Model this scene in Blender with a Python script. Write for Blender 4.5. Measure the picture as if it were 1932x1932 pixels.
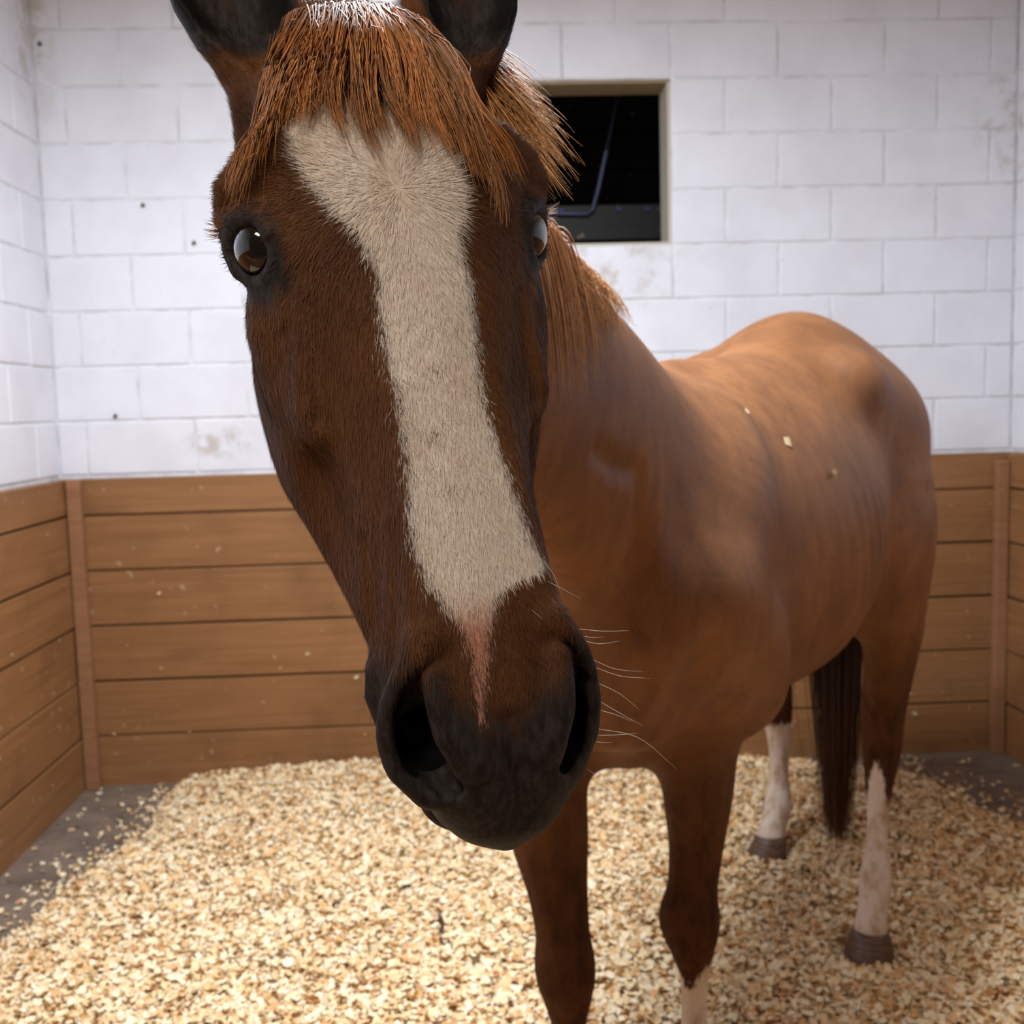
import bpy, bmesh, math, random
import numpy as np
from mathutils import Vector, Matrix, Euler
from mathutils.bvhtree import BVHTree

random.seed(7); rng = np.random.default_rng(11)
scene = bpy.context.scene
for o in list(bpy.data.objects): bpy.data.objects.remove(o)

# ---------------------------------------------------------------- camera, light, exposure
CAM_LOC = np.array([0, 0, 1.42])
cam_d = bpy.data.cameras.new('camera'); cam = bpy.data.objects.new('camera', cam_d)
scene.collection.objects.link(cam); scene.camera = cam
cam_d.sensor_fit = 'HORIZONTAL'; cam_d.sensor_width = 36; cam_d.lens = 36*2024/1932
cam_d.clip_start = .02
cam.location = CAM_LOC
d2r = math.radians
cam.rotation_euler = (Matrix.Rotation(d2r(-2.357), 3, 'Z')@Matrix.Rotation(d2r(90-5.684), 3, 'X')@Matrix.Rotation(d2r(-1.52), 3, 'Z')).to_euler()
cam_d.dof.use_dof = True; cam_d.dof.focus_distance = .76; cam_d.dof.aperture_fstop = 10.5

vs = scene.view_settings
vs.view_transform = 'Standard'; vs.look = 'None'; vs.gamma = 1; vs.use_curve_mapping = False
vs.exposure = 0.2

world = bpy.data.worlds.new('barn_air'); scene.world = world; world.use_nodes = True
bg = world.node_tree.nodes['Background']; bg.inputs[0].default_value = (1, .86, .72, 1); bg.inputs[1].default_value = .06

def area(name, loc, target, size, size_y, power, col):
    d = bpy.data.lights.new(name, 'AREA'); d.shape = 'RECTANGLE'; d.size = size; d.size_y = size_y; d.energy = power; d.color = col
    o = bpy.data.objects.new(name, d); scene.collection.objects.link(o); o.location = loc
    o.rotation_euler = (Vector(target)-Vector(loc)).to_track_quat('-Z', 'Y').to_euler()
    return o
LAMP_AT = (-.1, 2.0, 3.1)      # the tube lamp under the stall ceiling
area('stall_tube_light', (LAMP_AT[0], LAMP_AT[1], LAMP_AT[2]-.06), (LAMP_AT[0], LAMP_AT[1], 0), 1.2, .12, 112, (.84, .92, 1.0))
AISLE_AT = (-.45, -.3, 2.6)      # the lamp over the stall front, above the photographer
area('aisle_light', (AISLE_AT[0], AISLE_AT[1], AISLE_AT[2]-.06), (0, 0, 1.0), .5, .2, 13, (1.0, .86, .70))
CY = scene.cycles if hasattr(scene, 'cycles') else None

# ---------------------------------------------------------------- helpers
COL = scene.collection
def mesh_obj(name, verts, faces, mat=None, parent=None, smooth=False, loc=None):
    me = bpy.data.meshes.new(name)
    me.from_pydata([tuple(v) for v in verts], [], [tuple(f) for f in faces]); me.update()
    if mat: me.materials.append(mat)
    if smooth: me.shade_smooth()
    o = bpy.data.objects.new(name, me); COL.objects.link(o)
    if parent: o.parent = parent
    if loc is not None: o.location = loc
    return o
def np_mesh(name, P, F, mat=None, parent=None, smooth=True):
    """fast mesh from numpy arrays; F is (n,3) or (n,4)"""
    me = bpy.data.meshes.new(name); n, k = F.shape
    me.vertices.add(len(P)); me.vertices.foreach_set('co', np.ascontiguousarray(P, np.float32).ravel())
    me.loops.add(n*k); me.loops.foreach_set('vertex_index', np.ascontiguousarray(F, np.int32).ravel())
    me.polygons.add(n); me.polygons.foreach_set('loop_start', np.arange(0, n*k, k, dtype=np.int32))
    me.polygons.foreach_set('loop_total', np.full(n, k, np.int32))
    me.update(calc_edges=True); me.validate()
    if smooth: me.shade_smooth()
    if mat: me.materials.append(mat)
    o = bpy.data.objects.new(name, me); COL.objects.link(o)
    if parent: o.parent = parent
    return o
def bm_obj(name, bm, mat=None, parent=None, smooth=False, loc=None):
    me = bpy.data.meshes.new(name); bm.to_mesh(me); bm.free()
    if mat: me.materials.append(mat)
    if smooth: me.shade_smooth()
    o = bpy.data.objects.new(name, me); COL.objects.link(o)
    if parent: o.parent = parent
    if loc is not None: o.location = loc
    return o
def bm_box(bm, lo, hi, bev=0, seg=1):
    r = bmesh.ops.create_cube(bm, size=1)
    vs_ = r['verts']
    for v in vs_: v.co = Vector([lo[i]+(v.co[i]+.5)*(hi[i]-lo[i]) for i in range(3)])
    if bev: bmesh.ops.bevel(bm, geom=list({e for v in vs_ for e in v.link_edges}), offset=bev, segments=seg, affect='EDGES', profile=.6)
def box(name, lo, hi, mat, parent=None, bev=0, seg=1):
    bm = bmesh.new(); c = [(a+b)/2 for a, b in zip(lo, hi)]
    bm_box(bm, [a-b for a, b in zip(lo, c)], [a-b for a, b in zip(hi, c)], bev, seg)
    return bm_obj(name, bm, mat, parent, loc=c)
def dup(o, parent=None, loc=None):
    c = o.copy(); COL.objects.link(c)
    if parent: c.parent = parent
    if loc is not None: c.location = loc
    return c
def tag(o, label=None, cat=None, group=None, kind=None):
    if label: o['label'] = label
    if cat: o['category'] = cat
    if group: o['group'] = group
    if kind: o['kind'] = kind
    return o
def empty(name, loc=(0, 0, 0)):
    o = bpy.data.objects.new(name, None); COL.objects.link(o); o.location = loc; o.empty_display_size = .1; return o
def srgb(r, g, b):
    f = lambda c: (c/255/12.92) if c/255 <= .04045 else ((c/255+.055)/1.055)**2.4
    return (f(r), f(g), f(b), 1)

class NT:
    """small node-tree writer"""
    def __init__(s, name):
        s.m = bpy.data.materials.new(name); s.m.use_nodes = True; s.t = s.m.node_tree; s.n = s.t.nodes
        s.b = s.n['Principled BSDF']
    def node(s, typ, **kw):
        n = s.n.new(typ)
        for k, v in kw.items():
            if k.startswith('i_'):
                key = k[2:]; key = int(key) if key.isdigit() else key.replace('_', ' ')
                s.set(n.inputs[key], v)
            else: setattr(n, k, v)
        return n
    def set(s, inp, v):
        if hasattr(v, 'is_linked') or hasattr(v, 'links'): s.t.links.new(v, inp)
        else: inp.default_value = v
    def noise(s, vec, scale, detail=3, rough=.55, dist=0):
        n = s.node('ShaderNodeTexNoise'); s.set(n.inputs['Vector'], vec) if vec is not None else None
        n.inputs['Scale'].default_value = scale; n.inputs['Detail'].default_value = detail; n.inputs['Roughness'].default_value = rough; n.inputs['Distortion'].default_value = dist
        return n.outputs[0]
    def mapping(s, vec, sc=(1, 1, 1), loc=(0, 0, 0), rot=(0, 0, 0)):
        n = s.node('ShaderNodeMapping'); s.set(n.inputs[0], vec); n.inputs['Scale'].default_value = sc; n.inputs['Location'].default_value = loc; n.inputs['Rotation'].default_value = rot
        return n.outputs[0]
    def ramp(s, fac, stops):
        n = s.node('ShaderNodeValToRGB'); s.set(n.inputs[0], fac); r = n.color_ramp
        while len(r.elements) < len(stops): r.elements.new(.5)
        for e, (p, c) in zip(r.elements, stops): e.position = p; e.color = c if len(c) == 4 else (*c, 1)
        return n.outputs[0]
    def mix(s, fac, a, b, mode='MIX'):
        n = s.node('ShaderNodeMix', data_type='RGBA', blend_type=mode); s.set(n.inputs[0], fac); s.set(n.inputs[6], a); s.set(n.inputs[7], b)
        return n.outputs[2]
    def math(s, op, a, b=0., c=None, clamp=False):
        n = s.node('ShaderNodeMath', operation=op, use_clamp=clamp); s.set(n.inputs[0], a); s.set(n.inputs[1], b)
        if c is not None: s.set(n.inputs[2], c)
        return n.outputs[0]
    def remap(s, v, a, b, c=0., d=1.):
        n = s.node('ShaderNodeMapRange', interpolation_type='SMOOTHSTEP'); s.set(n.inputs[0], v)
        for i, x in enumerate((a, b, c, d)): n.inputs[i+1].default_value = x
        return n.outputs[0]
    def attr(s, name): return s.node('ShaderNodeAttribute', attribute_name=name)
    def obj(s): return s.node('ShaderNodeTexCoord').outputs['Object']
    def geo(s): return s.node('ShaderNodeNewGeometry').outputs['Position']
    def bump(s, h, strength=.3, dist=.01):
        n = s.node('ShaderNodeBump'); s.set(n.inputs['Height'], h); n.inputs['Strength'].default_value = strength; n.inputs['Distance'].default_value = dist
        s.t.links.new(n.outputs[0], s.b.inputs['Normal']); return n
    def out(s, color=None, rough=None, spec=None, **kw):
        if color is not None: s.set(s.b.inputs['Base Color'], color)
        if rough is not None: s.set(s.b.inputs['Roughness'], rough)
        if spec is not None: s.set(s.b.inputs['Specular IOR Level'], spec)
        for k, v in kw.items(): s.set(s.b.inputs[k.replace('_', ' ')], v)
        return s.m
def plain(name, col, rough=.6, spec=.3, **kw): return NT(name).out(col, rough, spec, **kw)

# ---------------------------------------------------------------- room: materials
def near(t, pos, c, r):
    """soft ellipsoid mask around c with radii r, in world space"""
    n = t.node('ShaderNodeVectorMath', operation='SUBTRACT'); t.set(n.inputs[0], pos); n.inputs[1].default_value = c
    m = t.node('ShaderNodeVectorMath', operation='DIVIDE'); t.set(m.inputs[0], n.outputs[0]); m.inputs[1].default_value = r
    l = t.node('ShaderNodeVectorMath', operation='LENGTH'); t.set(l.inputs[0], m.outputs[0])
    return t.remap(l.outputs['Value'], .35, 1.0, 1., 0.)
def mat_block():
    t = NT('painted_block'); g = t.geo()
    n1 = t.noise(g, 3.2, 4, .6); n2 = t.noise(g, 38, 3, .6); n3 = t.noise(g, 160, 2, .6)
    col = t.mix(t.remap(n1, .35, .75), srgb(233, 233, 240), srgb(222, 221, 228))
    col = t.mix(t.math('MULTIPLY', t.remap(n2, .66, .8), .35), col, srgb(190, 186, 180))
    # scuffs and damp stains
    st = t.math('MULTIPLY', near(t, g, (.42, 4.116, 1.93), (.55, .2, .22)), t.remap(t.noise(g, 14, 5, .65), .45, .68))
    s2 = t.math('MULTIPLY', near(t, g, (-.93, 4.116, 1.31), (.17, .2, .08)), t.remap(t.noise(g, 20, 4, .6), .4, .62))
    s3 = t.math('MULTIPLY', near(t, g, (2.12, 4.116, 2.42), (.2, .2, .3)), t.remap(t.noise(g, 16, 4, .6), .45, .7))
    s4 = t.math('MULTIPLY', near(t, g, (-1.53, 4.1, 2.75), (.1, .2, .35)), t.remap(t.noise(g, 16, 4, .6), .4, .7))
    s = t.math('MAXIMUM', t.math('MAXIMUM', st, s2), t.math('MAXIMUM', s3, s4))
    col = t.mix(t.math('MULTIPLY', s, .6), col, srgb(176, 160, 136))
    t.bump(t.math('ADD', t.math('MULTIPLY', n3, .6), n2), .12, .004)
    return t.out(col, .55, .3)
def mat_mortar():
    t = NT('painted_mortar'); g = t.geo(); n = t.noise(g, 9, 4, .6)
    return t.out(t.mix(t.remap(n, .35, .7), srgb(232, 232, 238), srgb(206, 204, 204)), .65, .2)
def mat_wood(name, a, b, dark):
    t = NT(name); o = t.obj(); inf = t.node('ShaderNodeObjectInfo')
    ad = t.node('ShaderNodeVectorMath', operation='ADD'); t.set(ad.inputs[0], o)
    sc = t.node('ShaderNodeVectorMath', operation='SCALE'); sc.inputs[0].default_value = (7, 3, 5); t.set(sc.inputs['Scale'], inf.outputs['Random']); t.set(ad.inputs[1], sc.outputs[0])
    v = ad.outputs[0]
    gr = t.noise(t.mapping(v, (1.3, 12, 34)), 1.6, 5, .6, .4); bl = t.noise(v, 3.2, 3, .55)
    col = t.mix(t.remap(gr, .3, .72), a, b)
    col = t.mix(t.math('MULTIPLY', t.remap(bl, .5, .78), .55), col, dark)
    col = t.mix(t.math('MULTIPLY', t.remap(t.noise(v, 26, 2, .5), .68, .76), .5), col, srgb(200, 172, 138))
    t.bump(t.math('ADD', gr, t.math('MULTIPLY', t.noise(v, 90, 2, .5), .4)), .2, .004)
    return t.out(col, .5, .35)
M_BLOCK, M_MORTAR = mat_block(), mat_mortar()
M_PLANK = mat_wood('brown_stained_plank', srgb(153, 109, 71), srgb(137, 95, 59), srgb(112, 77, 49))
M_BATTEN = mat_wood('brown_batten', srgb(158, 114, 82), srgb(146, 102, 72), srgb(124, 86, 62))
M_DARKWOOD = mat_wood('dark_loft_board', srgb(30, 24, 22), srgb(20, 16, 15), srgb(13, 11, 11))  # near-black: the darkness behind the opening is painted into the boards
def mat_floor():
    t = NT('rubber_mat'); g = t.geo(); n = t.noise(g, 7, 5, .6); n2 = t.noise(g, 120, 2, .6)
    col = t.mix(t.remap(n, .3, .7), srgb(132, 114, 100), srgb(104, 90, 80))
    t.bump(n2, .3, .003); return t.out(col, .7, .25)

# ---------------------------------------------------------------- room: shell
XL, XR, YB, YF, ZC = -1.534, 2.13, 4.116, -.6, 3.25
WX0, WX1, WZ0, WZ1 = -.008, .805, 1.4+.2032*3, 1.4+.2032*6
floor = box('floor', (XL-.2, -2.6, -.1), (XR+.2, YB+.2, 0), mat_floor()); tag(floor, kind='structure')
ceil = box('ceiling', (XL-.2, YF, ZC), (XR+.2, YB+.2, ZC+.06), plain('ceiling_board', srgb(190, 168, 140), .7)); tag(ceil, kind='structure')
G = .0045
bm = bmesh.new()
for lo, hi in (((XL-.2, YB+G, 0), (XR+.2, YB+.17, WZ0)), ((XL-.2, YB+G, WZ1), (XR+.2, YB+.17, ZC)), ((XL-.2, YB+G, WZ0), (WX0, YB+.17, WZ1)), ((WX1, YB+G, WZ0), (XR+.2, YB+.17, WZ1))): bm_box(bm, lo, hi)
wall_back = tag(bm_obj('wall_back', bm, M_MORTAR), kind='structure')
wall_left = tag(box('wall_left', (XL-.2, YF, 0), (XL-G, YB+G, ZC), M_MORTAR), kind='structure')
wall_right = tag(box('wall_right', (XR+G, YF, 0), (XR+.2, YB+G, ZC), M_MORTAR), kind='structure')

_blk = {}
def block_mesh(L, Hh):
    k = (round(L, 3), round(Hh, 3))
    if k not in _blk:
        bm = bmesh.new(); bm_box(bm, (-k[0]/2, 0, -k[1]/2), (k[0]/2, .03, k[1]/2), .0045, 2)
        me = bpy.data.meshes.new('block'); bm.to_mesh(me); bm.free(); me.materials.append(M_BLOCK); _blk[k] = me
    return _blk[k]
def world_child(o, parent, loc, rz=0):
    o.parent = parent; o.matrix_parent_inverse = parent.matrix_world.inverted(); o.location = loc; o.rotation_euler = (0, 0, rz)
bpy.context.view_layer.update()
def lay_blocks(parent, x0, x1, x_ref, put, holes=()):
    """running bond from x0 to x1 along the wall"""
    J = .009
    for n in range(-1, 9):
        zb = 1.4+.2032*n; zt = min(zb+.2032, ZC)
        ref = x_ref+(0 if n % 2 else .2032)
        k0 = math.floor((x0-ref)/.4064)
        edges = [x0]+[ref+.4064*k for k in range(k0, k0+14) if x0+.03 < ref+.4064*k < x1-.03]+[x1]
        for a, b in zip(edges[:-1], edges[1:]):
            segs = [(a, b)]
            for hx0, hx1, hz0, hz1 in holes:
                if zb > hz0-.02 and zt < hz1+.02:
                    ns = []
                    for p, q in segs:
                        if q <= hx0 or p >= hx1: ns.append((p, q))
                        else:
                            if p < hx0-.02: ns.append((p, hx0+J/2))
                            if q > hx1+.02: ns.append((hx1-J/2, q))
                    segs = ns
            for p, q in segs:
                if q-p < .03 or zt-zb < .03: continue
                o = bpy.data.objects.new('block', block_mesh(q-p-J, zt-zb-J)); COL.objects.link(o)
                put(o, (p+q)/2, (zb+zt)/2)
dz = lambda: random.uniform(-.0012, .0012)
lay_blocks(wall_back, XL, XR, 1.0102, lambda o, x, z: world_child(o, wall_back, (x, YB+dz(), z)), [(WX0, WX1, WZ0, WZ1)])
lay_blocks(wall_left, -YB, -.2, -YB+.2, lambda o, x, z: world_child(o, wall_left, (XL+dz(), -x, z), math.pi/2))
lay_blocks(wall_right, .9, YB, YB-.2, lambda o, x, z: world_child(o, wall_right, (XR+dz(), x, z), -math.pi/2))

# plank wainscot, one object per plank
ZP = [-.01, .201, .413, .627, .840, 1.050, 1.19]
def plank(parent, length, z0, z1, loc, rz):
    g = random.uniform(.006, .010)
    bm = bmesh.new(); bm_box(bm, (-length/2, 0, -(z1-z0)/2+g/2), (length/2, .04, (z1-z0)/2-g/2), .0035, 2)
    o = bm_obj('plank', bm, M_PLANK); world_child(o, parent, loc, rz)
    o.rotation_euler = (0, random.uniform(-.0012, .0012), rz)
    return o
for i in range(6):
    z0, z1 = ZP[i], ZP[i+1]; zc = (z0+z1)/2; j = random.uniform(-.003, .003)
    plank(wall_back, XR-XL-.004, z0, z1, ((XL+XR)/2, YB-.041+j, zc), 0)
    plank(wall_left, YB-.041-YF-.01, z0, z1, (XL+.041+j, (YB-.041+YF)/2, zc), math.pi/2)
    plank(wall_right, YB-.041-YF-.01, z0, z1, (XR-.041+j, (YB-.041+YF)/2, zc), -math.pi/2)
wall_front = tag(box('wall_front', (XL-.2, .395, 0), (XR+.2, .41, 1.06), M_PLANK), kind='structure')  # unseen stall front, added to keep aisle light off the chest and legs
bpy.context.view_layer.update()
for i in range(5): plank(wall_front, XR-XL-.01, ZP[i], ZP[i+1], ((XL+XR)/2, .411, (ZP[i]+ZP[i+1])/2), 0)
t1 = tag(box('trim_1', (-1.487, YB-.085, 0), (-1.437, YB-.046, 1.187), M_BATTEN, bev=.004, seg=2), kind='structure')
t2 = tag(box('trim_2', (2.04, YB-.085, 0), (2.085, YB-.046, 1.158), M_BATTEN, bev=.004, seg=2), kind='structure')

# window: lining boards in the opening and the dark loft behind it
bm = bmesh.new()
T = .012
bm_box(bm, (WX0, YB+.012, WZ0), (WX1, YB+.168, WZ0+T))
bm_box(bm, (WX0, YB+.012, WZ0+T), (WX0+T, YB+.168, WZ1-T)); bm_box(bm, (WX1-T, YB+.012, WZ0+T), (WX1, YB+.168, WZ1-T))
win = tag(bm_obj('window_1', bm, plain('window_lining', srgb(196, 188, 172), .6)), kind='structure')
bm = bmesh.new(); bm_box(bm, (WX0, YB+.012, WZ1-T), (WX1, YB+.168, WZ1)); bm_obj('lining_top', bm, plain('shaded_lining', srgb(150, 134, 108), .7), win)  # top lining board, its shaded underside painted as a darker brown
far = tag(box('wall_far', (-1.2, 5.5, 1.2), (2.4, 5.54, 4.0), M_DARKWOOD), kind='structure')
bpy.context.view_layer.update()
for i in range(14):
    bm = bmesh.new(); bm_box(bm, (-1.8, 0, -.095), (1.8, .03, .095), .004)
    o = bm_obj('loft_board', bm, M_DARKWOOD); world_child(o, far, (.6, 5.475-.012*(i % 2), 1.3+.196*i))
for nm, lo, hi in (('shade_wall_left', (-1.24, YB+.2, 1.2), (-1.2, 5.54, 4.0)), ('shade_wall_right', (2.4, YB+.2, 1.2), (2.44, 5.54, 4.0)), ('shade_ceiling', (-1.24, YB+.2, 4.0), (2.44, 5.54, 4.04)), ('shade_floor', (-1.24, YB+.2, 1.16), (2.44, 5.54, 1.2))):  # unseen enclosure added to keep the space behind the opening dark
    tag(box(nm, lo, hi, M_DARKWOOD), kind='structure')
M_PIPE = NT('dull_blue_pipe').out(srgb(58, 62, 88), .4, .5)
def sweep(bm, pts, r, n=8):
    pts = [Vector(p) for p in pts]; rings = []
    for i, p in enumerate(pts):
        d = (pts[min(i+1, len(pts)-1)]-pts[max(i-1, 0)]).normalized(); a = d.orthogonal().normalized(); b = d.cross(a)
        rings.append([bm.verts.new(p+(a*math.cos(2*math.pi*k/n)+b*math.sin(2*math.pi*k/n))*r) for k in range(n)])
    for A, B in zip(rings[:-1], rings[1:]):
        # match ring phase
        off = min(range(n), key=lambda s: sum((A[k].co-B[(k+s) % n].co).length for k in range(n)))
        for k in range(n): bm.faces.new((A[k], A[(k+1) % n], B[(k+1+off) % n], B[(k+off) % n]))
    bm.faces.new(rings[0][::-1]); bm.faces.new(rings[-1])
pr = empty('pipe_bracket', (.567, 4.7, 2.227)); tag(pr, 'dull blue bent metal pipe in the dark behind the wall opening', 'pipe')
def part(bm, name, mat, root, smooth=False):
    o = bm_obj(name, bm, mat, smooth=smooth); o.parent = root; o.matrix_parent_inverse = Matrix.Translation(-Vector(root.location)); return o
bm = bmesh.new(); sweep(bm, [(.7, 4.698, 2.75), (.66, 4.698, 2.58), (.6, 4.698, 2.33), (.575, 4.698, 2.245), (.55, 4.698, 2.228), (.2, 4.698, 2.24)], .010); part(bm, 'pipe', M_PIPE, pr, True)
bm = bmesh.new(); bm_box(bm, (-1.2, 4.712, 2.12), (2.4, 4.76, 2.27), .003)
rail = bm_obj('rail_board', bm, M_DARKWOOD); tag(rail, 'dark board with blue bolts behind the pipe in the opening', 'board')
for x in (.44, .689, .813, .88):
    bm = bmesh.new(); bmesh.ops.create_cone(bm, cap_ends=True, segments=8, radius1=.012, radius2=.009, depth=.012, matrix=Matrix.Translation((x, 4.707, 2.247))@Matrix.Rotation(math.pi/2, 4, 'X'))
    o = bm_obj('bolt', bm, plain('blue_bolt', srgb(52, 66, 112), .4) if x < .5 else bpy.data.materials['blue_bolt'], rail)

# nail heads left in the block wall
M_NAIL = plain('rusty_nail', srgb(86, 76, 70), .6)
for (x, z), lab in (((-1.50, 2.769), 'dark nail head high in the corner above the left batten'), ((-1.165, 2.191), 'upper of two dark nail heads in the white wall beside the horse face'), ((-.986, 2.051), 'lower of two dark nail heads in the white wall beside the horse eye'), ((-1.313, 1.419), 'dark nail head low on the white wall above the left planks')):
    bm = bmesh.new()
    for r1, r2, d, y in ((.0075, .0075, .004, -.006), (.003, .003, .03, .008)):
        bmesh.ops.create_cone(bm, cap_ends=True, segments=12, radius1=r1, radius2=r2, depth=d, matrix=Matrix.Translation((0, y, 0))@Matrix.Rotation(math.pi/2, 4, 'X'))
    tag(bm_obj('nail', bm, M_NAIL, loc=(x, YB-.001, z)), lab, 'nail', 'nails in the block wall')

# ---------------------------------------------------------------- shavings
def vnoise(x, y, s, seed):
    """cheap value noise"""
    x = x*s; y = y*s; xi = np.floor(x).astype(int); yi = np.floor(y).astype(int); fx = x-xi; fy = y-yi
    def h(a, b): n = (a*374761393+b*668265263+seed*974711) & 0x7fffffff; n = (n ^ (n >> 13))*1274126177 & 0x7fffffff; return ((n ^ (n >> 16)) & 0xffff)/65535.
    fx = fx*fx*(3-2*fx); fy = fy*fy*(3-2*fy)
    return (h(xi, yi)*(1-fx)+h(xi+1, yi)*fx)*(1-fy)+(h(xi, yi+1)*(1-fx)+h(xi+1, yi+1)*fx)*fy
def bed_cover(x, y):
    """> 0 inside the bed, < 0 on the bare mat (metres, roughly)"""
    left = x-(-1.16-.16*np.clip((3.4-y)/.8, -.25, 2)+.05*(vnoise(x, y, 5, 3)-.5))
    right = (1.72-.12*np.clip((y-3.4)/.5, -1, 1.5))-x+.1*(vnoise(x, y, 5, 8)-.5)
    cl = .0+np.minimum(left, right)
    corner = ((x+.75)*.35+(4.25-y))*.9                  # bare strip in the far left corner
    cornr = (4.02-y)+np.clip(1.15-x, -.4, 2)*.45
    return np.minimum(np.minimum(cl, corner), cornr)+.04*(vnoise(x, y, 16, 5)-.5)
FEET = [(.385, 1.87), (.142, 1.76), (.955, 2.49), (.875, 3.09)]
def bed_h(x, y):
    c = bed_cover(x, y); t = np.clip((c+.02)/.3, 0, 1); t = t*t*(3-2*t)
    h = t*.045+np.clip((c+.03)/.06, 0, 1)*(.014*vnoise(x, y, 9, 1)+.012*vnoise(x, y, 30, 2))-.004*(c < -.03)
    for fx, fy in FEET: d = np.hypot(x-fx, y-fy); h = h-np.clip(h-.03, 0, 1)*np.clip(1.6-d/.075, 0, 1)
    return h
nx, ny = 190, 180
gx, gy = np.meshgrid(np.linspace(XL+.045, XR-.045, nx), np.linspace(.7, YB-.045, ny), indexing='ij')
gz = bed_h(gx, gy)
P = np.stack([gx, gy, gz], -1).reshape(-1, 3)
I = np.arange(nx*ny).reshape(nx, ny); F = np.stack([I[:-1, :-1], I[1:, :-1], I[1:, 1:], I[:-1, 1:]], -1).reshape(-1, 4)
cc = bed_cover(P[:, 0], P[:, 1]); F = F[(cc[F] > -.05).any(1)]
def mat_bed():
    t = NT('packed_shavings'); g = t.geo(); a = t.noise(g, 60, 4, .65); b = t.noise(g, 4, 3, .6)
    col = t.mix(t.remap(a, .35, .65), srgb(212, 170, 118), srgb(238, 210, 164)); col = t.mix(t.math('MULTIPLY', t.remap(b, .45, .75), .5), col, srgb(206, 158, 106))
    t.bump(a, .6, .008); return t.out(col, .85, .15)
bed = np_mesh('shavings_bed', P, F, mat_bed()); tag(bed, 'deep bed of pale wood shavings covering the stall floor', 'bedding', kind='stuff')

def flakes(n, x, y, z, size, tilt, r):
    """curled wood flakes: three cross lines of two points"""
    L = size*r.uniform(.6, 1.5, n); Wd = L*r.uniform(.35, .8, n); curl = r.uniform(-.9, 1.5, n)
    yaw = r.uniform(0, 2*np.pi, n); pit = r.normal(0, tilt, n); rol = r.normal(0, tilt, n)
    loc = np.zeros((n, 6, 3))
    for i, s in enumerate((-1, 0, 1)):
        ang = curl*s; xx = np.where(np.abs(curl) < .05, s*L/2, np.sin(ang)/np.where(np.abs(curl) < .05, 1, curl)*L/2)
        zz = np.where(np.abs(curl) < .05, 0, (1-np.cos(ang))/np.where(np.abs(curl) < .05, 1, curl)*L/2)
        wv = Wd*(1-.35*abs(s)*r.uniform(0, 1, n))/2
        for j, q in enumerate((-1, 1)): loc[:, i*2+j] = np.stack([xx, q*wv, zz], -1)
    cy, sy, cp, sp, cr, sr = np.cos(yaw), np.sin(yaw), np.cos(pit), np.sin(pit), np.cos(rol), np.sin(rol)
    Rm = np.empty((n, 3, 3))
    Rm[:, 0] = np.stack([cy*cp, cy*sp*sr-sy*cr, cy*sp*cr+sy*sr], -1); Rm[:, 1] = np.stack([sy*cp, sy*sp*sr+cy*cr, sy*sp*cr-cy*sr], -1); Rm[:, 2] = np.stack([-sp, cp*sr, cp*cr], -1)
    P = np.einsum('nij,nkj->nki', Rm, loc)+np.stack([x, y, z], -1)[:, None, :]
    b = np.arange(n)[:, None]*6
    F = np.concatenate([b+np.array([0, 2, 3, 1]), b+np.array([2, 4, 5, 3])])
    return P.reshape(-1, 3), F
r = np.random.default_rng(3)
n1, n2 = 92000, 13000
x = r.uniform(XL+.06, XR-.06, n1+n2); y = np.r_[r.uniform(2.15, YB-.05, n1), r.uniform(1.0, 2.15, n2)]; c = bed_cover(x, y)
keep = r.uniform(0, 1, n1+n2) < np.where(c > .02, 1, np.clip(.5*np.exp((c-.02)/.085), .012, 1))
x, y, c = x[keep], y[keep], c[keep]; n = len(x)
z = np.maximum(bed_h(x, y), 0)+r.uniform(.001, .014, n)*np.where(c > 0, 1, .35)
P, F = flakes(n, x, y, z, np.where(c > 0, .0215, .016), .42, r)
tone = r.uniform(0, 1, n); patch = vnoise(x, y, 2.2, 21)
warm = np.clip((x-.2)*.35+patch*.5-.1, 0, 1)*.55       # more orange shavings on the right, the horse's shadow painted into their colour
pal = np.array([srgb(250, 238, 210)[:3], srgb(244, 220, 176)[:3], srgb(230, 188, 134)[:3], srgb(204, 148, 92)[:3], srgb(112, 74, 46)[:3]])
tt = np.clip(tone**1.7*2.8+warm*1.1, 0, 3); k = np.clip(tt.astype(int), 0, 3); f = (tt-k)[:, None]; col = pal[k]*(1-f)+pal[np.minimum(k+1, 4)]*f
dk = r.uniform(0, 1, n) < .006; col[dk] = pal[4]*.6
fl = np_mesh('wood_shavings', P, F, None, bed, smooth=True); fl['kind'] = 'stuff'
a = fl.data.color_attributes.new('tone', 'FLOAT_COLOR', 'POINT')
a.data.foreach_set('color', np.repeat(np.c_[col, np.ones(n)], 6, 0).astype(np.float32).ravel())
t = NT('wood_flake'); ca = t.attr('tone').outputs['Color']
fl.data.materials.append(t.out(t.mix(t.math('MULTIPLY', t.noise(t.geo(), 240, 2, .5), .3), ca, srgb(226, 190, 138)), .7, .25))
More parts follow.
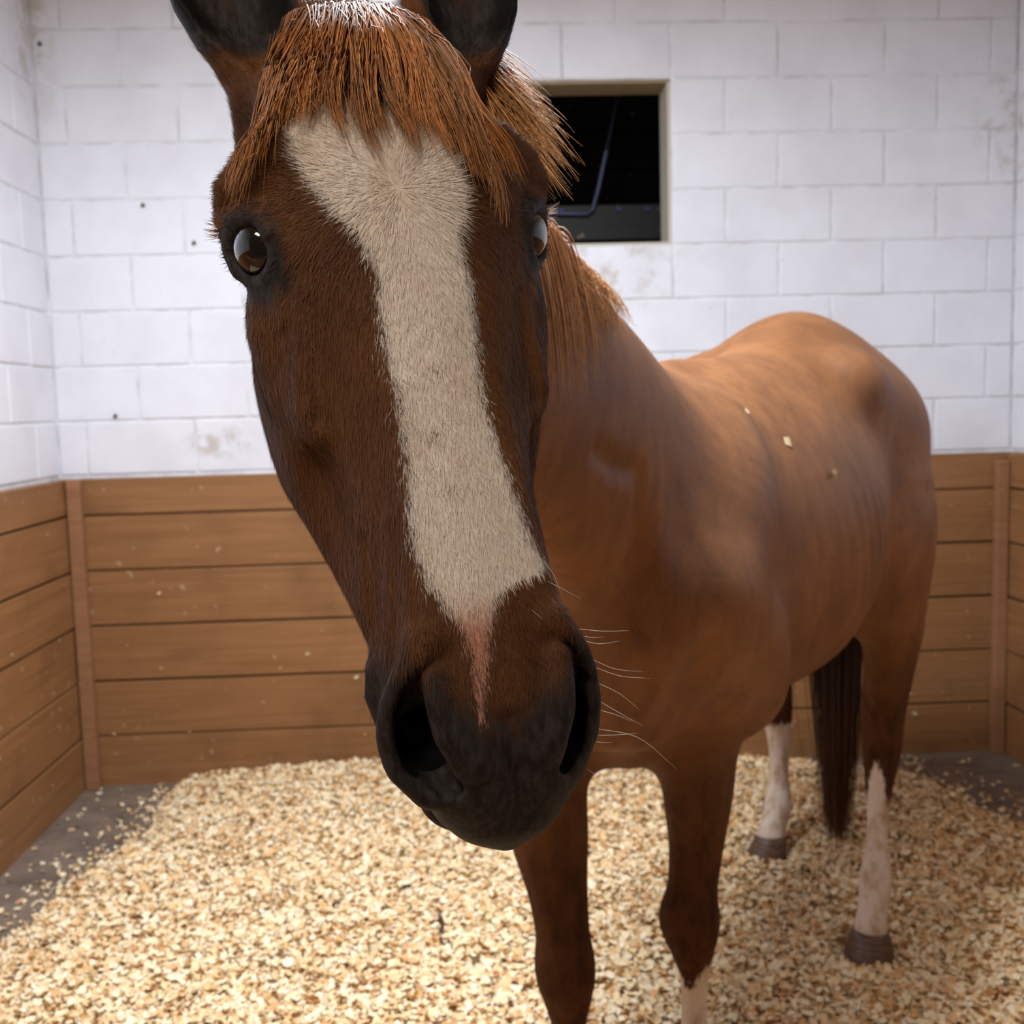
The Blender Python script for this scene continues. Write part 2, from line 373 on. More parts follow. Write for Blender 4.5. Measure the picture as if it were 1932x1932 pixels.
# crumbs of shavings stuck to the planks
r = np.random.default_rng(9); n = 70
x = np.r_[r.uniform(-1.4, 2.0, 50), np.full(20, 0)]; z = .1+r.beta(1.2, 2.2, n)*.85
y = np.full(n, YB-.046); L = r.uniform(.006, .014, n)
P, F = flakes(n, x, y, z, L, .15, r)
C6 = P.reshape(n, 6, 3); Q = C6-np.stack([x, y, z], -1)[:, None]; Q = np.stack([Q[..., 0], -np.abs(Q[..., 2])*.4, Q[..., 1]], -1)
yl = r.uniform(2.9, 4.0, 20)
for i in range(50, 70): Q[i] = np.stack([-Q[i][:, 1], Q[i][:, 0], Q[i][:, 2]], -1)
base = np.stack([x, y, z], -1); base[50:] = np.stack([np.full(20, XL+.047), yl, z[50:]], -1)
st = np_mesh('stuck_shavings', (Q+base[:, None]).reshape(-1, 3), F, plain('pale_crumb', srgb(222, 196, 156), .8))
tag(st, 'pale crumbs of shavings stuck to the brown planks', 'shavings', kind='stuff')

# a twig and bits of bark lying on the shavings
def on_bed(x, y): return float(bed_h(np.array([x]), np.array([y]))[0])
M_BARK = NT('dark_bark'); M_BARK = M_BARK.out(M_BARK.mix(M_BARK.noise(M_BARK.obj(), 60, 3, .6), srgb(52, 38, 30), srgb(92, 66, 48)), .8, .2)
def stick(name, pts, rad, label, cat, group=None):
    o = pts[0]; z = on_bed(o[0], o[1])+.012
    bm = bmesh.new(); sweep(bm, [(p[0]-o[0], p[1]-o[1], p[2]) for p in pts], rad, 7)
    for v in bm.verts: v.co += Vector((random.uniform(-1, 1), random.uniform(-1, 1), random.uniform(-1, 1)))*rad*.25
    tag(bm_obj(name, bm, M_BARK, smooth=True, loc=(o[0], o[1], z)), label, cat, group)
stick('twig', [(-.1, 2.60, 0), (-.106, 2.65, .006), (-.098, 2.70, .01), (-.11, 2.75, .006), (-.108, 2.79, .0)], .0045, 'thin dark twig lying on the pale shavings below the muzzle', 'twig')
stick('bark_chip', [(-.402, 2.835, 0), (-.395, 2.841, .004), (-.386, 2.845, .0)], .008, 'dark bark chip on the shavings, farthest left', 'bark chip', 'bark chips on the bedding')
stick('bark_chip', [(-.222, 2.905, 0), (-.21, 2.915, .004), (-.198, 2.926, .0)], .0065, 'reddish dark bark chip on the shavings near the twig', 'bark chip', 'bark chips on the bedding')

# ---------------------------------------------------------------- horse: shape
def V3(*a): return np.array(a, float)
def nrm(a): a = np.asarray(a, float); return a/np.linalg.norm(a)

def hermite(xs, ys, xq):
    """monotone-ish cubic through (xs, ys); ys may be (n,) or (n,m)"""
    xs = np.asarray(xs, float); ys = np.asarray(ys, float); xq = np.clip(np.asarray(xq, float), xs[0], xs[-1])
    one = ys.ndim == 1
    if one: ys = ys[:, None]
    h = np.diff(xs)[:, None]; d = np.diff(ys, axis=0)/h
    m = np.zeros_like(ys)
    m[1:-1] = (d[:-1]*h[1:]+d[1:]*h[:-1])/(h[:-1]+h[1:]); m[0] = d[0]; m[-1] = d[-1]
    i = np.clip(np.searchsorted(xs, xq, side='right')-1, 0, len(xs)-2)
    t = ((xq-xs[i])/(xs[i+1]-xs[i]))[:, None]; hh = h[i]
    r = (2*t**3-3*t**2+1)*ys[i]+(t**3-2*t**2+t)*hh*m[i]+(-2*t**3+3*t**2)*ys[i+1]+(t**3-t**2)*hh*m[i+1]
    return r[:, 0] if one else r

class Grid:
    def __init__(s, o, Q, size, h):
        s.o = np.asarray(o, float); s.Q = np.asarray(Q, float); s.h = h
        s.n = [int(round(v/h))+1 for v in size]
        s.f = np.full(s.n, 1.0, np.float32)
    def block(s, pts, rad):
        g = (np.atleast_2d(pts)-s.o)@s.Q/s.h; r = rad/s.h
        lo = [max(0, int(math.floor(g[:, i].min()-r))) for i in range(3)]; hi = [min(s.n[i], int(math.ceil(g[:, i].max()+r))+1) for i in range(3)]
        if any(hi[i] <= lo[i] for i in range(3)): return None, None
        sl = tuple(slice(lo[i], hi[i]) for i in range(3))
        return sl, s.points(lo, hi)
    def points(s, lo, hi):
        ax = [np.arange(lo[i], hi[i], dtype=np.float32)*s.h for i in range(3)]
        Q = s.Q.astype(np.float32)
        return [s.o[k].astype(np.float32)+ax[0][:, None, None]*Q[k, 0]+ax[1][None, :, None]*Q[k, 1]+ax[2][None, None, :]*Q[k, 2] for k in range(3)]
    def apply(s, prim, k, op):
        m = k+.012
        parts = []
        for (pts, rad, fn) in prim:
            sl, P = s.block(pts, rad+m)
            if sl is not None: parts.append((sl, fn(P)))
        if not parts: return
        sl = tuple(slice(min(p[0][i].start for p in parts), max(p[0][i].stop for p in parts)) for i in range(3))
        d = np.full([x.stop-x.start for x in sl], 1.0, np.float32)
        for q, v in parts:
            r = tuple(slice(q[i].start-sl[i].start, q[i].stop-sl[i].start) for i in range(3)); d[r] = np.minimum(d[r], v)
        for _ in (0,):
            a = s.f[sl]
            if op == 'sub':
                d = -d; h = np.maximum(k-np.abs(a-d), 0)/k; s.f[sl] = np.maximum(a, d)+h*h*k*.25
            else:
                h = np.maximum(k-np.abs(a-d), 0)/k; s.f[sl] = np.minimum(a, d)-h*h*k*.25

def ell(c, radii, axes=None):
    c = np.asarray(c, float); A = np.eye(3) if axes is None else np.asarray(axes, float)   # columns = axes
    def fn(P):
        q = [P[k]-np.float32(c[k]) for k in range(3)]
        s = 0; g = 0
        for j in range(3):
            e = sum(q[k]*np.float32(A[k, j]) for k in range(3))
            s = s+(e/np.float32(radii[j]))**2; g = g+(e/np.float32(radii[j]**2))**2
        s = np.sqrt(s); return s*(s-1)/np.maximum(np.sqrt(g), 1e-4)
    return [(c, max(radii), fn)]

def tube(pts, ra, rb=None, axis=None, step=.025):
    """smooth tapered tube; ra half-width along axis, rb across it"""
    pts = np.asarray(pts, float); n = len(pts)
    t = np.r_[0, np.cumsum(np.linalg.norm(np.diff(pts, axis=0), axis=1))]
    m = max(n, int(t[-1]/step)+2); tq = np.linspace(0, t[-1], m)
    C = hermite(t, pts, tq) if n > 2 else np.stack([np.interp(tq, t, pts[:, k]) for k in range(3)], 1)
    A = hermite(t, np.asarray(ra, float), tq) if n > 2 else np.interp(tq, t, ra)
    B = A if rb is None else (hermite(t, np.asarray(rb, float), tq) if n > 2 else np.interp(tq, t, rb))
    prims = []
    ax = None if axis is None else nrm(axis)
    def seg(i):
        a = C[i]; ab = C[i+1]-a; L2 = ab@ab
        def fn(P):
            q = [P[k]-np.float32(a[k]) for k in range(3)]
            tt = np.clip((q[0]*np.float32(ab[0])+q[1]*np.float32(ab[1])+q[2]*np.float32(ab[2]))/np.float32(L2), 0, 1)
            q = [q[k]-tt*np.float32(ab[k]) for k in range(3)]
            aa = np.float32(A[i])+tt*np.float32(A[i+1]-A[i])
            r2 = q[0]**2+q[1]**2+q[2]**2
            if ax is None: return np.sqrt(r2)-aa
            bb = np.float32(B[i])+tt*np.float32(B[i+1]-B[i])
            e = q[0]*np.float32(ax[0])+q[1]*np.float32(ax[1])+q[2]*np.float32(ax[2])
            o2 = np.maximum(r2-e*e, 0)
            s = np.sqrt((e/aa)**2+o2/bb**2); g = np.sqrt((e/aa**2)**2+o2/bb**4)
            return s*(s-1)/np.maximum(g, 1e-4)
        return (np.stack([a, C[i+1]]), max(A[i], A[i+1], B[i], B[i+1]), fn)
    return [seg(i) for i in range(m-1)]

class Loft:
    """straight-axis loft of symmetric sections given by half outlines (side, up) around a centre"""
    def __init__(s, secs, NT=64, NU=260):
        us = [c[0] for c in secs]; th = np.linspace(0, np.pi, NT)
        Rr = []; vc = []
        for u, c, pts in secs:
            w = np.array([p[0] for p in pts], float); v = np.array([p[1] for p in pts], float)-c
            a = np.arctan2(w, v); r = np.hypot(w, v)
            a2 = np.r_[-a[1], a, 2*np.pi-a[-2]]; r2 = np.r_[r[1], r, r[-2]]
            Rr.append(np.maximum(hermite(a2, r2, th), .0005)); vc.append(c)
        s.u0, s.u1 = us[0], us[-1]; s.NT, s.NU = NT, NU
        uq = np.linspace(s.u0, s.u1, NU)
        s.R = np.maximum(hermite(us, np.array(Rr), uq), .0005).astype(np.float32)
        s.vc = hermite(us, np.array(vc), uq).astype(np.float32)
        s.Ru = np.gradient(s.R, uq, axis=0).astype(np.float32); s.Rt = np.gradient(s.R, th, axis=1).astype(np.float32)
    def dist(s, w, v, u):
        fu = np.clip((u-s.u0)/(s.u1-s.u0)*(s.NU-1), 0, s.NU-1.001); iu = fu.astype(np.int32); fu -= iu
        vc = s.vc[iu]*(1-fu)+s.vc[iu+1]*fu
        v = v-vc; rho = np.sqrt(w*w+v*v); th = np.arctan2(np.abs(w), v)
        ft = np.clip(th/np.pi*(s.NT-1), 0, s.NT-1.001); it = ft.astype(np.int32); ft -= it
        def bl(T): return (T[iu, it]*(1-ft)+T[iu, it+1]*ft)*(1-fu)+(T[iu+1, it]*(1-ft)+T[iu+1, it+1]*ft)*fu
        r = bl(s.R); ru = np.clip(bl(s.Ru), -3, 3); rt = bl(s.Rt)
        d = (rho-r)/np.sqrt(1+ru**2+np.minimum((rt/np.maximum(rho, .02))**2, 4))
        over = np.maximum(np.maximum(s.u0-u, u-s.u1), 0)
        return np.where(over > 0, np.sqrt(np.maximum(d, 0)**2+over**2)+.0005, d)

def surface_nets(g, keep=None):
    f = g.f; ins = f < 0
    c = np.zeros([n-1 for n in f.shape], np.uint8)
    for i in (0, 1):
        for j in (0, 1):
            for k in (0, 1):
                c += ins[i:f.shape[0]-1+i, j:f.shape[1]-1+j, k:f.shape[2]-1+k]
    act = (c > 0) & (c < 8); idx = np.argwhere(act)
    num = np.full(act.shape, -1, np.int32); num[act] = np.arange(len(idx))
    corners = [(i, j, k) for i in (0, 1) for j in (0, 1) for k in (0, 1)]
    val = {cc: f[idx[:, 0]+cc[0], idx[:, 1]+cc[1], idx[:, 2]+cc[2]] for cc in corners}
    acc = np.zeros((len(idx), 3)); cnt = np.zeros(len(idx))
    for a in corners:
        for ax in range(3):
            if a[ax] == 0:
                b = list(a); b[ax] = 1; b = tuple(b)
                va, vb = val[a], val[b]; m = (va < 0) != (vb < 0)
                t = np.where(m, va/np.where(m, va-vb, 1), 0)
                p = np.array(a, float)[None, :].repeat(len(idx), 0); p[:, ax] = t
                acc += p*m[:, None]; cnt += m
    loc = (idx+acc/cnt[:, None])*g.h
    P = g.o+loc@g.Q.T
    quads = []
    for ax in range(3):
        sa = [slice(None)]*3; sb = [slice(None)]*3; sa[ax] = slice(0, -1); sb[ax] = slice(1, None)
        A, B = ins[tuple(sa)], ins[tuple(sb)]
        e = np.argwhere(A != B)
        o1, o2 = (ax+1) % 3, (ax+2) % 3
        ok = (e[:, o1] > 0) & (e[:, o2] > 0) & (e[:, o1] < f.shape[o1]-1) & (e[:, o2] < f.shape[o2]-1)
        e = e[ok]
        q = []
        for d1, d2 in ((-1, -1), (0, -1), (0, 0), (-1, 0)):
            x = e.copy(); x[:, o1] += d1; x[:, o2] += d2
            q.append(num[x[:, 0], x[:, 1], x[:, 2]])
        q = np.stack(q, 1); inside_first = A[e[:, 0], e[:, 1], e[:, 2]] ^ (np.linalg.det(g.Q) < 0)
        q[~inside_first] = q[~inside_first][:, ::-1]
        quads.append(q)
    q = np.concatenate(quads); q = q[(q >= 0).all(1)]
    return P, q

def clean(P, q, keepq):
    q = q[keepq]; used = np.unique(q); mp = np.full(len(P), -1, np.int32); mp[used] = np.arange(len(used))
    return P[used], mp[q]

def lap_smooth(P, q, it, lam=.5, mu=-.52):
    e = np.concatenate([q[:, [0, 1]], q[:, [1, 2]], q[:, [2, 3]], q[:, [3, 0]]])
    e = np.unique(np.sort(e, 1), axis=0); i, j = e[:, 0], e[:, 1]
    deg = np.bincount(np.r_[i, j], minlength=len(P)).astype(float)
    for n in range(it):
        for l in (lam, mu):
            S = np.stack([np.bincount(np.r_[i, j], weights=np.r_[P[j, k], P[i, k]], minlength=len(P)) for k in range(3)], 1)
            P = P+l*(S/deg[:, None]-P)
    return P

# head frame: w = across the face, v = out of the face, u = from poll down to the lips
HEAD_K = 1/1.05
HW, HV, HU = V3(.953, .293, .073), V3(.261, -.921, .289), V3(.152, -.257, -.954)
HW = nrm(HW); HU = nrm(HU-HW*(HU@HW)); HV = nrm(HV-HW*(HV@HW)-HU*(HV@HU))
HQ = np.stack([HW, HV, HU], 1)
HO = CAM_LOC+(V3(-.0617, .8611, 1.7515)-CAM_LOC)*HEAD_K
def H(w, v, u): return HO+HEAD_K*(HQ@V3(w, v, u))
def to_head(P): return ((P-HO)@HQ)/HEAD_K

# body frame: s = from chest to rump, l = across (positive to the right of the picture), z = up
A0 = V3(.265, 1.856, 0); AS = nrm((.545, .838, 0)); AL = V3(AS[1], -AS[0], 0)
def W(s, l, z): return A0+AS*s+AL*l+V3(0, 0, z)

HEAD_SECS = [
 (-.024, -.11, [(0, -.105), (.004, -.11), (0, -.115)]),
 (-.015, -.11, [(0, -.085), (.035, -.098), (.04, -.125), (0, -.145)]),
 (.008, -.12, [(0, -.05), (.05, -.062), (.078, -.1), (.074, -.16), (0, -.2)]),
 (.05, -.12, [(0, -.018), (.05, -.03), (.086, -.08), (.082, -.15), (.05, -.22), (0, -.24)]),
 (.10, -.12, [(0, -.004), (.055, -.013), (.096, -.055), (.1, -.09), (.09, -.16), (.06, -.24), (0, -.27)]),
 (.14, -.12, [(0, .003), (.06, -.007), (.106, -.042), (.118, -.075), (.1, -.15), (.07, -.25), (0, -.285)]),
 (.20, -.12, [(0, .005), (.06, -.008), (.1, -.045), (.108, -.08), (.106, -.15), (.08, -.25), (0, -.29)]),
 (.25, -.12, [(0, .002), (.05, -.01), (.09, -.05), (.11, -.09), (.114, -.15), (.094, -.24), (.04, -.285), (0, -.29)]),
 (.30, -.11, [(0, 0), (.042, -.01), (.078, -.048), (.105, -.085), (.112, -.14), (.096, -.225), (.04, -.268), (0, -.275)]),
 (.35, -.1, [(0, 0), (.038, -.01), (.07, -.043), (.098, -.08), (.107, -.13), (.095, -.2), (.04, -.24), (0, -.25)]),
 (.40, -.085, [(0, 0), (.036, -.009), (.062, -.038), (.086, -.075), (.094, -.115), (.082, -.17), (.03, -.2), (0, -.205)]),
 (.45, -.075, [(0, 0), (.034, -.008), (.054, -.033), (.068, -.07), (.08, -.105), (.068, -.15), (.025, -.17), (0, -.175)]),
 (.50, -.07, [(0, -.002), (.036, -.008), (.056, -.03), (.063, -.06), (.07, -.095), (.058, -.13), (0, -.152)]),
 (.54, -.07, [(0, -.006), (.04, -.012), (.064, -.03), (.07, -.055), (.066, -.09), (.052, -.12), (0, -.14)]),
 (.58, -.072, [(0, -.014), (.042, -.018), (.068, -.04), (.07, -.06), (.058, -.095), (.042, -.125), (0, -.14)]),
 (.61, -.078, [(0, -.024), (.042, -.03), (.06, -.052), (.06, -.075), (.05, -.1), (.038, -.122), (0, -.135)]),
 (.64, -.085, [(0, -.042), (.032, -.05), (.045, -.068), (.046, -.085), (.036, -.1), (.028, -.115), (0, -.124)]),
 (.658, -.09, [(0, -.062), (.02, -.068), (.026, -.088), (.018, -.102), (0, -.108)]),
 (.667, -.09, [(0, -.083), (.006, -.09), (0, -.097)]),
]
TRUNK_SECS = [
 (-.26, 1.12, [(0, 1.13), (.01, 1.12), (0, 1.11)]),
 (-.23, 1.12, [(0, 1.22), (.08, 1.18), (.12, 1.08), (.08, .98), (0, .94)]),
 (-.16, 1.12, [(0, 1.3), (.1, 1.25), (.175, 1.1), (.14, .94), (0, .86)]),
 (-.06, 1.14, [(0, 1.42), (.1, 1.34), (.205, 1.14), (.17, .92), (0, .79)]),
 (.06, 1.15, [(0, 1.46), (.08, 1.4), (.175, 1.3), (.22, 1.1), (.18, .91), (0, .76)]),
 (.2, 1.15, [(0, 1.495), (.05, 1.465), (.15, 1.38), (.24, 1.12), (.19, .88), (0, .77)]),
 (.4, 1.15, [(0, 1.505), (.07, 1.48), (.2, 1.37), (.285, 1.1), (.21, .87), (0, .775)]),
 (.6, 1.15, [(0, 1.52), (.1, 1.49), (.22, 1.38), (.305, 1.1), (.23, .87), (0, .79)]),
 (.8, 1.16, [(0, 1.56), (.11, 1.525), (.215, 1.4), (.295, 1.12), (.22, .91), (0, .83)]),
 (.95, 1.2, [(0, 1.62), (.12, 1.58), (.22, 1.45), (.265, 1.16), (.19, .96), (0, .89)]),
 (1.1, 1.22, [(0, 1.64), (.13, 1.59), (.235, 1.44), (.26, 1.18), (.19, 1.0), (0, .94)]),
 (1.25, 1.24, [(0, 1.61), (.12, 1.56), (.215, 1.41), (.235, 1.18), (.16, 1.02), (0, .97)]),
 (1.38, 1.25, [(0, 1.53), (.1, 1.49), (.17, 1.36), (.19, 1.18), (.11, 1.05), (0, 1.02)]),
 (1.46, 1.25, [(0, 1.42), (.07, 1.38), (.1, 1.27), (.06, 1.15), (0, 1.12)]),
 (1.48, 1.25, [(0, 1.26), (.01, 1.25), (0, 1.24)]),
]
EYE_C = (.104, -.066, .189); EYE_R = .0235

def horse_prims():
    L = []
    fine = [False]
    def add(p, k, op='add'): L.append((p, k, op, fine[0]))
    tl = Loft(TRUNK_SECS); hl = Loft(HEAD_SECS)
    def trunk(P):
        x = P[0]-np.float32(A0[0]); y = P[1]-np.float32(A0[1])
        l = x*np.float32(AL[0])+y*np.float32(AL[1]); a = x*np.float32(AS[0])+y*np.float32(AS[1])
        rib = np.sin((a+.25*(P[2]-1.1))*np.float32(2*np.pi/.062))*np.exp(-((a-.62)/.2)**2-((P[2]-1.12)/.15)**2)
        return tl.dist(l, P[2], a)+np.float32(.0022)*rib
    def head(P):
        q = [(P[k]-np.float32(HO[k]))/np.float32(HEAD_K) for k in range(3)]
        w, v, u = (sum(q[k]*np.float32(HQ[k, j]) for k in range(3)) for j in range(3))
        t = np.clip((u-.55)/.1, 0, 1); w = w-np.float32(.007)*t*t*(3-2*t)       # the muzzle is pushed a little aside
        return hl.dist(w, v, u)*np.float32(HEAD_K)
    add([(np.array([W(a, b, c) for a in (-.27, 1.49) for b in (-.31, .31) for c in (.75, 1.66)]), .01, trunk)], .02)
    # shoulder, chest, quarters
    for s in (-1, 1):
        add(tube([W(.16, s*.11, 1.36), W(.06, s*.155, 1.26), W(-.08, s*.165, 1.1)], [.04, .085, .095]), .11)
        add(tube([W(-.09, s*.155, 1.1), W(.08, s*.17, .93)], [.1, .095]), .07)
        add(ell(W(-.16, s*.075, 1.02), (.1, .085, .15)), .06)
        add(tube([W(.88, s*.185, 1.43), W(1.1, s*.165, 1.36), W(1.3, s*.13, 1.3)], [.05, .115, .12]), .13)
        add(ell(W(.86, s*.2, 1.455), (.035, .035, .03)), .11)
        add(tube([W(1.12, s*.15, 1.3), W(1.08 if s > 0 else 1.2, s*.17, 1.08), W(.98 if s > 0 else 1.12, s*.18, .95)], [.15, .16, .11]), .1)
        add(tube([W(1.36, s*.1, 1.36), W(1.38, s*.125, 1.2), W(1.28 if s > 0 else 1.36, s*.13, 1.05)], [.09, .105, .05]), .09)
    # neck
    up = nrm(V3(-.05, -.25, 1))
    add(tube([H(0, -.13, .07), (.0, 1.2, 1.50), (.12, 1.45, 1.42), (.215, 1.68, 1.315), (.285, 1.88, 1.21), (.36, 2.03, 1.16)], [.07, .075, .085, .115, .15, .13], [.11, .145, .18, .22, .25, .19], axis=AL), .1)
    # legs: (point, half width across, half width fore-aft)
    def leg(pts, k=.06, ax=AL):
        p = [a[0] for a in pts]; add(tube(p, [a[1] for a in pts], [a[2] for a in pts], axis=ax), k)
    leg(FORE_R, .07); leg(FORE_L, .07); leg(HIND_R, .08); leg(HIND_L, .08)
    for kn in KNEES: add(ell(kn[0], kn[1], np.stack([AL, AS, V3(0, 0, 1)], 1)), .03)
    for s in (-1, 1):                                           # creases between neck, shoulder and forearm
        add(tube([W(-.45, s*.18, 1.356), W(-.38, s*.177, 1.333), W(-.3, s*.176, 1.321)], [.002, .006, .003]), .03, 'sub') if s > 0 else None
        add(tube([W(-.3, s*.174, 1.3), W(-.274, s*.154, 1.195), W(-.244, s*.149, 1.07)], [.003, .007, .003]), .03, 'sub') if s > 0 else None
        add(tube([W(-.177, s*.228, 1.049), W(-.165, s*.186, .955), W(-.165, s*.14, .892)], [.006, .013, .008]), .04, 'sub')
    # head
    add([(np.array([H(a, b, c) for a in (-.13, .13) for b in (-.3, .01) for c in (-.05, .67)]), .01, head)], .05)
    fine[0] = True
    for s in (-1, 1):
        def h(w, v, u): return H(s*w, v, u)
        add(tube([h(.085, -.03, .128), h(.116, -.052, .138), h(.122, -.078, .16)], [.014, .015, .013]), .02)      # brow
        add(ell(h(.108, -.08, .1), (.016, .03, .03), HQ), .03, 'sub')                                          # hollow over the eye
        add(tube([h(.078, -.05, .25), h(.086, -.063, .31), h(.084, -.075, .365)], [.006, .011, .006]), .025)     # facial crest
        add(ell(h(.09, -.08, .40), (.016, .03, .05), HQ), .03, 'sub')
        add(tube([h(.036, -.012, .33), h(.04, -.016, .43), h(.045, -.02, .5)], [.004, .006, .01]), .02)
        add(tube([h(.1, -.08, .205), h(.105, -.088, .235), h(.1, -.098, .29)], [.008, .0135, .008]), .03)       # cheek below the eye
        e = V3(*EYE_C)
        add(ell(h(e[0]+.006, e[1]+.004, e[2]), (.026, .024, .03), HQ), .012, 'sub')
        out = nrm((.86, .5, .1)); t1 = nrm(np.cross(out, (0, .25, 1))); t2 = nrm(np.cross(t1, out))
        if t2[2] < 0: t2 = -t2
        if t1[1] < 0: t1 = -t1
        def lid(a, ra, rb, f): c = e+out*f; q = c+t1*math.cos(a)*ra+t2*math.sin(a)*rb; return h(*q)
        A = np.radians
        add(tube([lid(A(x), .0235, .0215, .013) for x in (-195, -165, -135, -105, -75, -45, -15, 15)], [.004, .006, .0085, .010, .010, .0085, .006, .0045], step=.006), .008)
        add(tube([lid(A(x), .0235, .026, .009) for x in (165, 135, 105, 75, 45, 15)], [.004, .0042, .0044, .0044, .0042, .004], step=.006), .012)
        add(tube([lid(A(x), .029, .033, .009) for x in (-165, -135, -105, -75, -45, -20)], [.003, .005, .006, .006, .005, .003], step=.006), .006)
        add(tube([lid(A(x), .035, .045, .004) for x in (-150, -115, -80, -45)], [.003, .005, .005, .003], step=.006), .007)
        add(tube([lid(A(x), .034, .041, .002) for x in (130, 95, 60, 30)], [.002, .004, .004, .003], step=.006), .008)
        # nostril
        rim = [h(.05, -.01, .508), h(.065, -.024, .53), h(.075, -.043, .56), h(.073, -.053, .588), h(.056, -.056, .612)]
        add(tube(rim, [.007, .008, .008, .008, .008]), .016)
        add(tube([h(.046, -.014, .535), h(.043, -.016, .565), h(.03, -.024, .592)], [.008, .009, .009]), .012)
        add(tube([h(.055, -.012, .525), h(.060, -.022, .55), h(.057, -.036, .583), h(.041, -.04, .606)], [.006, .012, .0165, .011], step=.008), .006, 'sub')
        add(tube([h(.058, -.026, .558), h(.050, -.05, .57), h(.036, -.075, .55)], [.015, .0175, .014], step=.01), .008, 'sub')
        add(tube([h(.054, -.034, .583), h(.046, -.058, .578)], [.0165, .0165], step=.01), .008, 'sub')
        add(tube([h(.053, -.006, .516), h(.068, -.022, .532), h(.0785, -.042, .56), h(.076, -.052, .588), h(.059, -.054, .61)], [.004, .0045, .0048, .0048, .0045], step=.01), .006)
        add(tube([h(.049, -.010, .533), h(.047, -.014, .563), h(.034, -.022, .592), h(.024, -.025, .603)], [.004, .0055, .006, .004], step=.01), .008)
        # lines of the cheek and the muscles above the nostril
        add(tube([h(.084, -.033, .25), h(.085, -.041, .29), h(.087, -.052, .33)], [.001, .003, .001], step=.01), .014, 'sub')
        add(tube([h(.052, -.026, .418), h(.056, -.039, .469), h(.064, -.056, .516)], [.002, .0045, .003], step=.012), .012)
        add(tube([h(.067, -.066, .423), h(.068, -.075, .467), h(.071, -.08, .505)], [.001, .003, .002], step=.012), .012, 'sub')
        add(tube([h(.075, -.088, .49), h(.078, -.1, .515), h(.07, -.11, .54)], [.001, .003, .001], step=.012), .01, 'sub')
        add(tube([h(.101, -.06, .222), h(.098, -.056, .25)], [.004, .002], step=.01), .012)
        # mouth slit, corner of the mouth, wrinkle
        add(tube([h(.063, -.098, .535), h(.058, -.102, .575), h(.05, -.105, .61), h(.034, -.104, .645)], [.003, .004, .0045, .005], step=.01), .006, 'sub')
        add(tube([h(.055, -.085, .5), h(.07, -.094, .525), h(.062, -.116, .55), h(.045, -.125, .6)], [.006, .009, .011, .012]), .014)
        # ear
        b = [h(.078, -.08, .045), h(.085, -.072, .012), h(.094, -.066, -.03), h(.101, -.064, -.1), h(.096, -.062, -.165)]
        add(tube(b, [.024, .04, .05, .04, .004], [.022, .03, .034, .026, .004], axis=HW), .02)
        fr = nrm(HV+s*HW*.25)
        add(tube([b[0]+fr*.036, b[1]+fr*.03, b[2]+fr*.027, b[3]+fr*.02, b[4]+fr*.012], [.008, .03, .043, .034, .002], [.01, .027, .036, .027, .002], axis=HW), .006, 'sub')
    add(ell(H(-.008, -.124, .618), (.038, .018, .033), HQ), .012)
    add(tube([H(.004, -.01, .575), H(.005, -.022, .61), H(.007, -.04, .645)], [.0025, .003, .003], step=.01), .014, 'sub')   # philtrum
    return L

FORE_R = [(W(.06, .17, 1.0), .085, .11), ((.415, 1.92, .82), .075, .09), ((.408, 1.905, .70), .064, .07), ((.403, 1.9, .60), .05, .054), ((.392, 1.885, .52), .045, .048), ((.388, 1.875, .44), .046, .047), ((.395, 1.89, .37), .029, .034), ((.396, 1.9, .26), .023, .029), ((.395, 1.895, .16), .03, .035), ((.392, 1.872, .09), .029, .033), ((.39, 1.855, .05), .038, .043)]
FORE_L = [(W(.04, -.15, 1.0), .085, .11), ((.108, 1.83, .84), .08, .095), ((.124, 1.81, .68), .068, .075), ((.137, 1.795, .57), .051, .055), ((.143, 1.78, .49), .046, .048), ((.147, 1.775, .41), .046, .046), ((.15, 1.785, .34), .031, .034), ((.152, 1.79, .25), .024, .029), ((.152, 1.785, .16), .031, .035), ((.15, 1.762, .09), .029, .033), ((.148, 1.745, .05), .038, .043)]
HIND_R = [(W(1.08, .18, 1.1), .15, .17), ((1.05, 2.61, 1.0), .088, .12), ((1.052, 2.6, .86), .076, .09), ((1.056, 2.63, .73), .062, .07), ((1.06, 2.675, .61), .056, .064), ((1.05, 2.66, .5), .048, .052), ((1.03, 2.625, .4), .031, .035), ((1.012, 2.585, .3), .025, .029), ((.994, 2.55, .2), .04, .041), ((.976, 2.52, .14), .035, .037), ((.966, 2.505, .11), .041, .043)]
HIND_L = [(W(1.2, -.17, 1.1), .15, .17), (W(1.22, -.18, .95), .115, .13), ((.86, 3.07, .84), .09, .1), ((.895, 3.14, .7), .068, .075), ((.92, 3.19, .58), .055, .062), ((.93, 3.19, .47), .048, .053), ((.934, 3.18, .38), .034, .038), ((.93, 3.165, .27), .029, .033), ((.918, 3.14, .17), .041, .043), ((.897, 3.115, .12), .037, .04), ((.887, 3.105, .1), .043, .045)]
KNEES = [((.38, 1.872, .475), (.05, .045, .05)), ((.143, 1.768, .45), (.045, .043, .055)), ((1.076, 2.71, .625), (.032, .036, .05)), ((.93, 3.215, .585), (.03, .035, .05))]

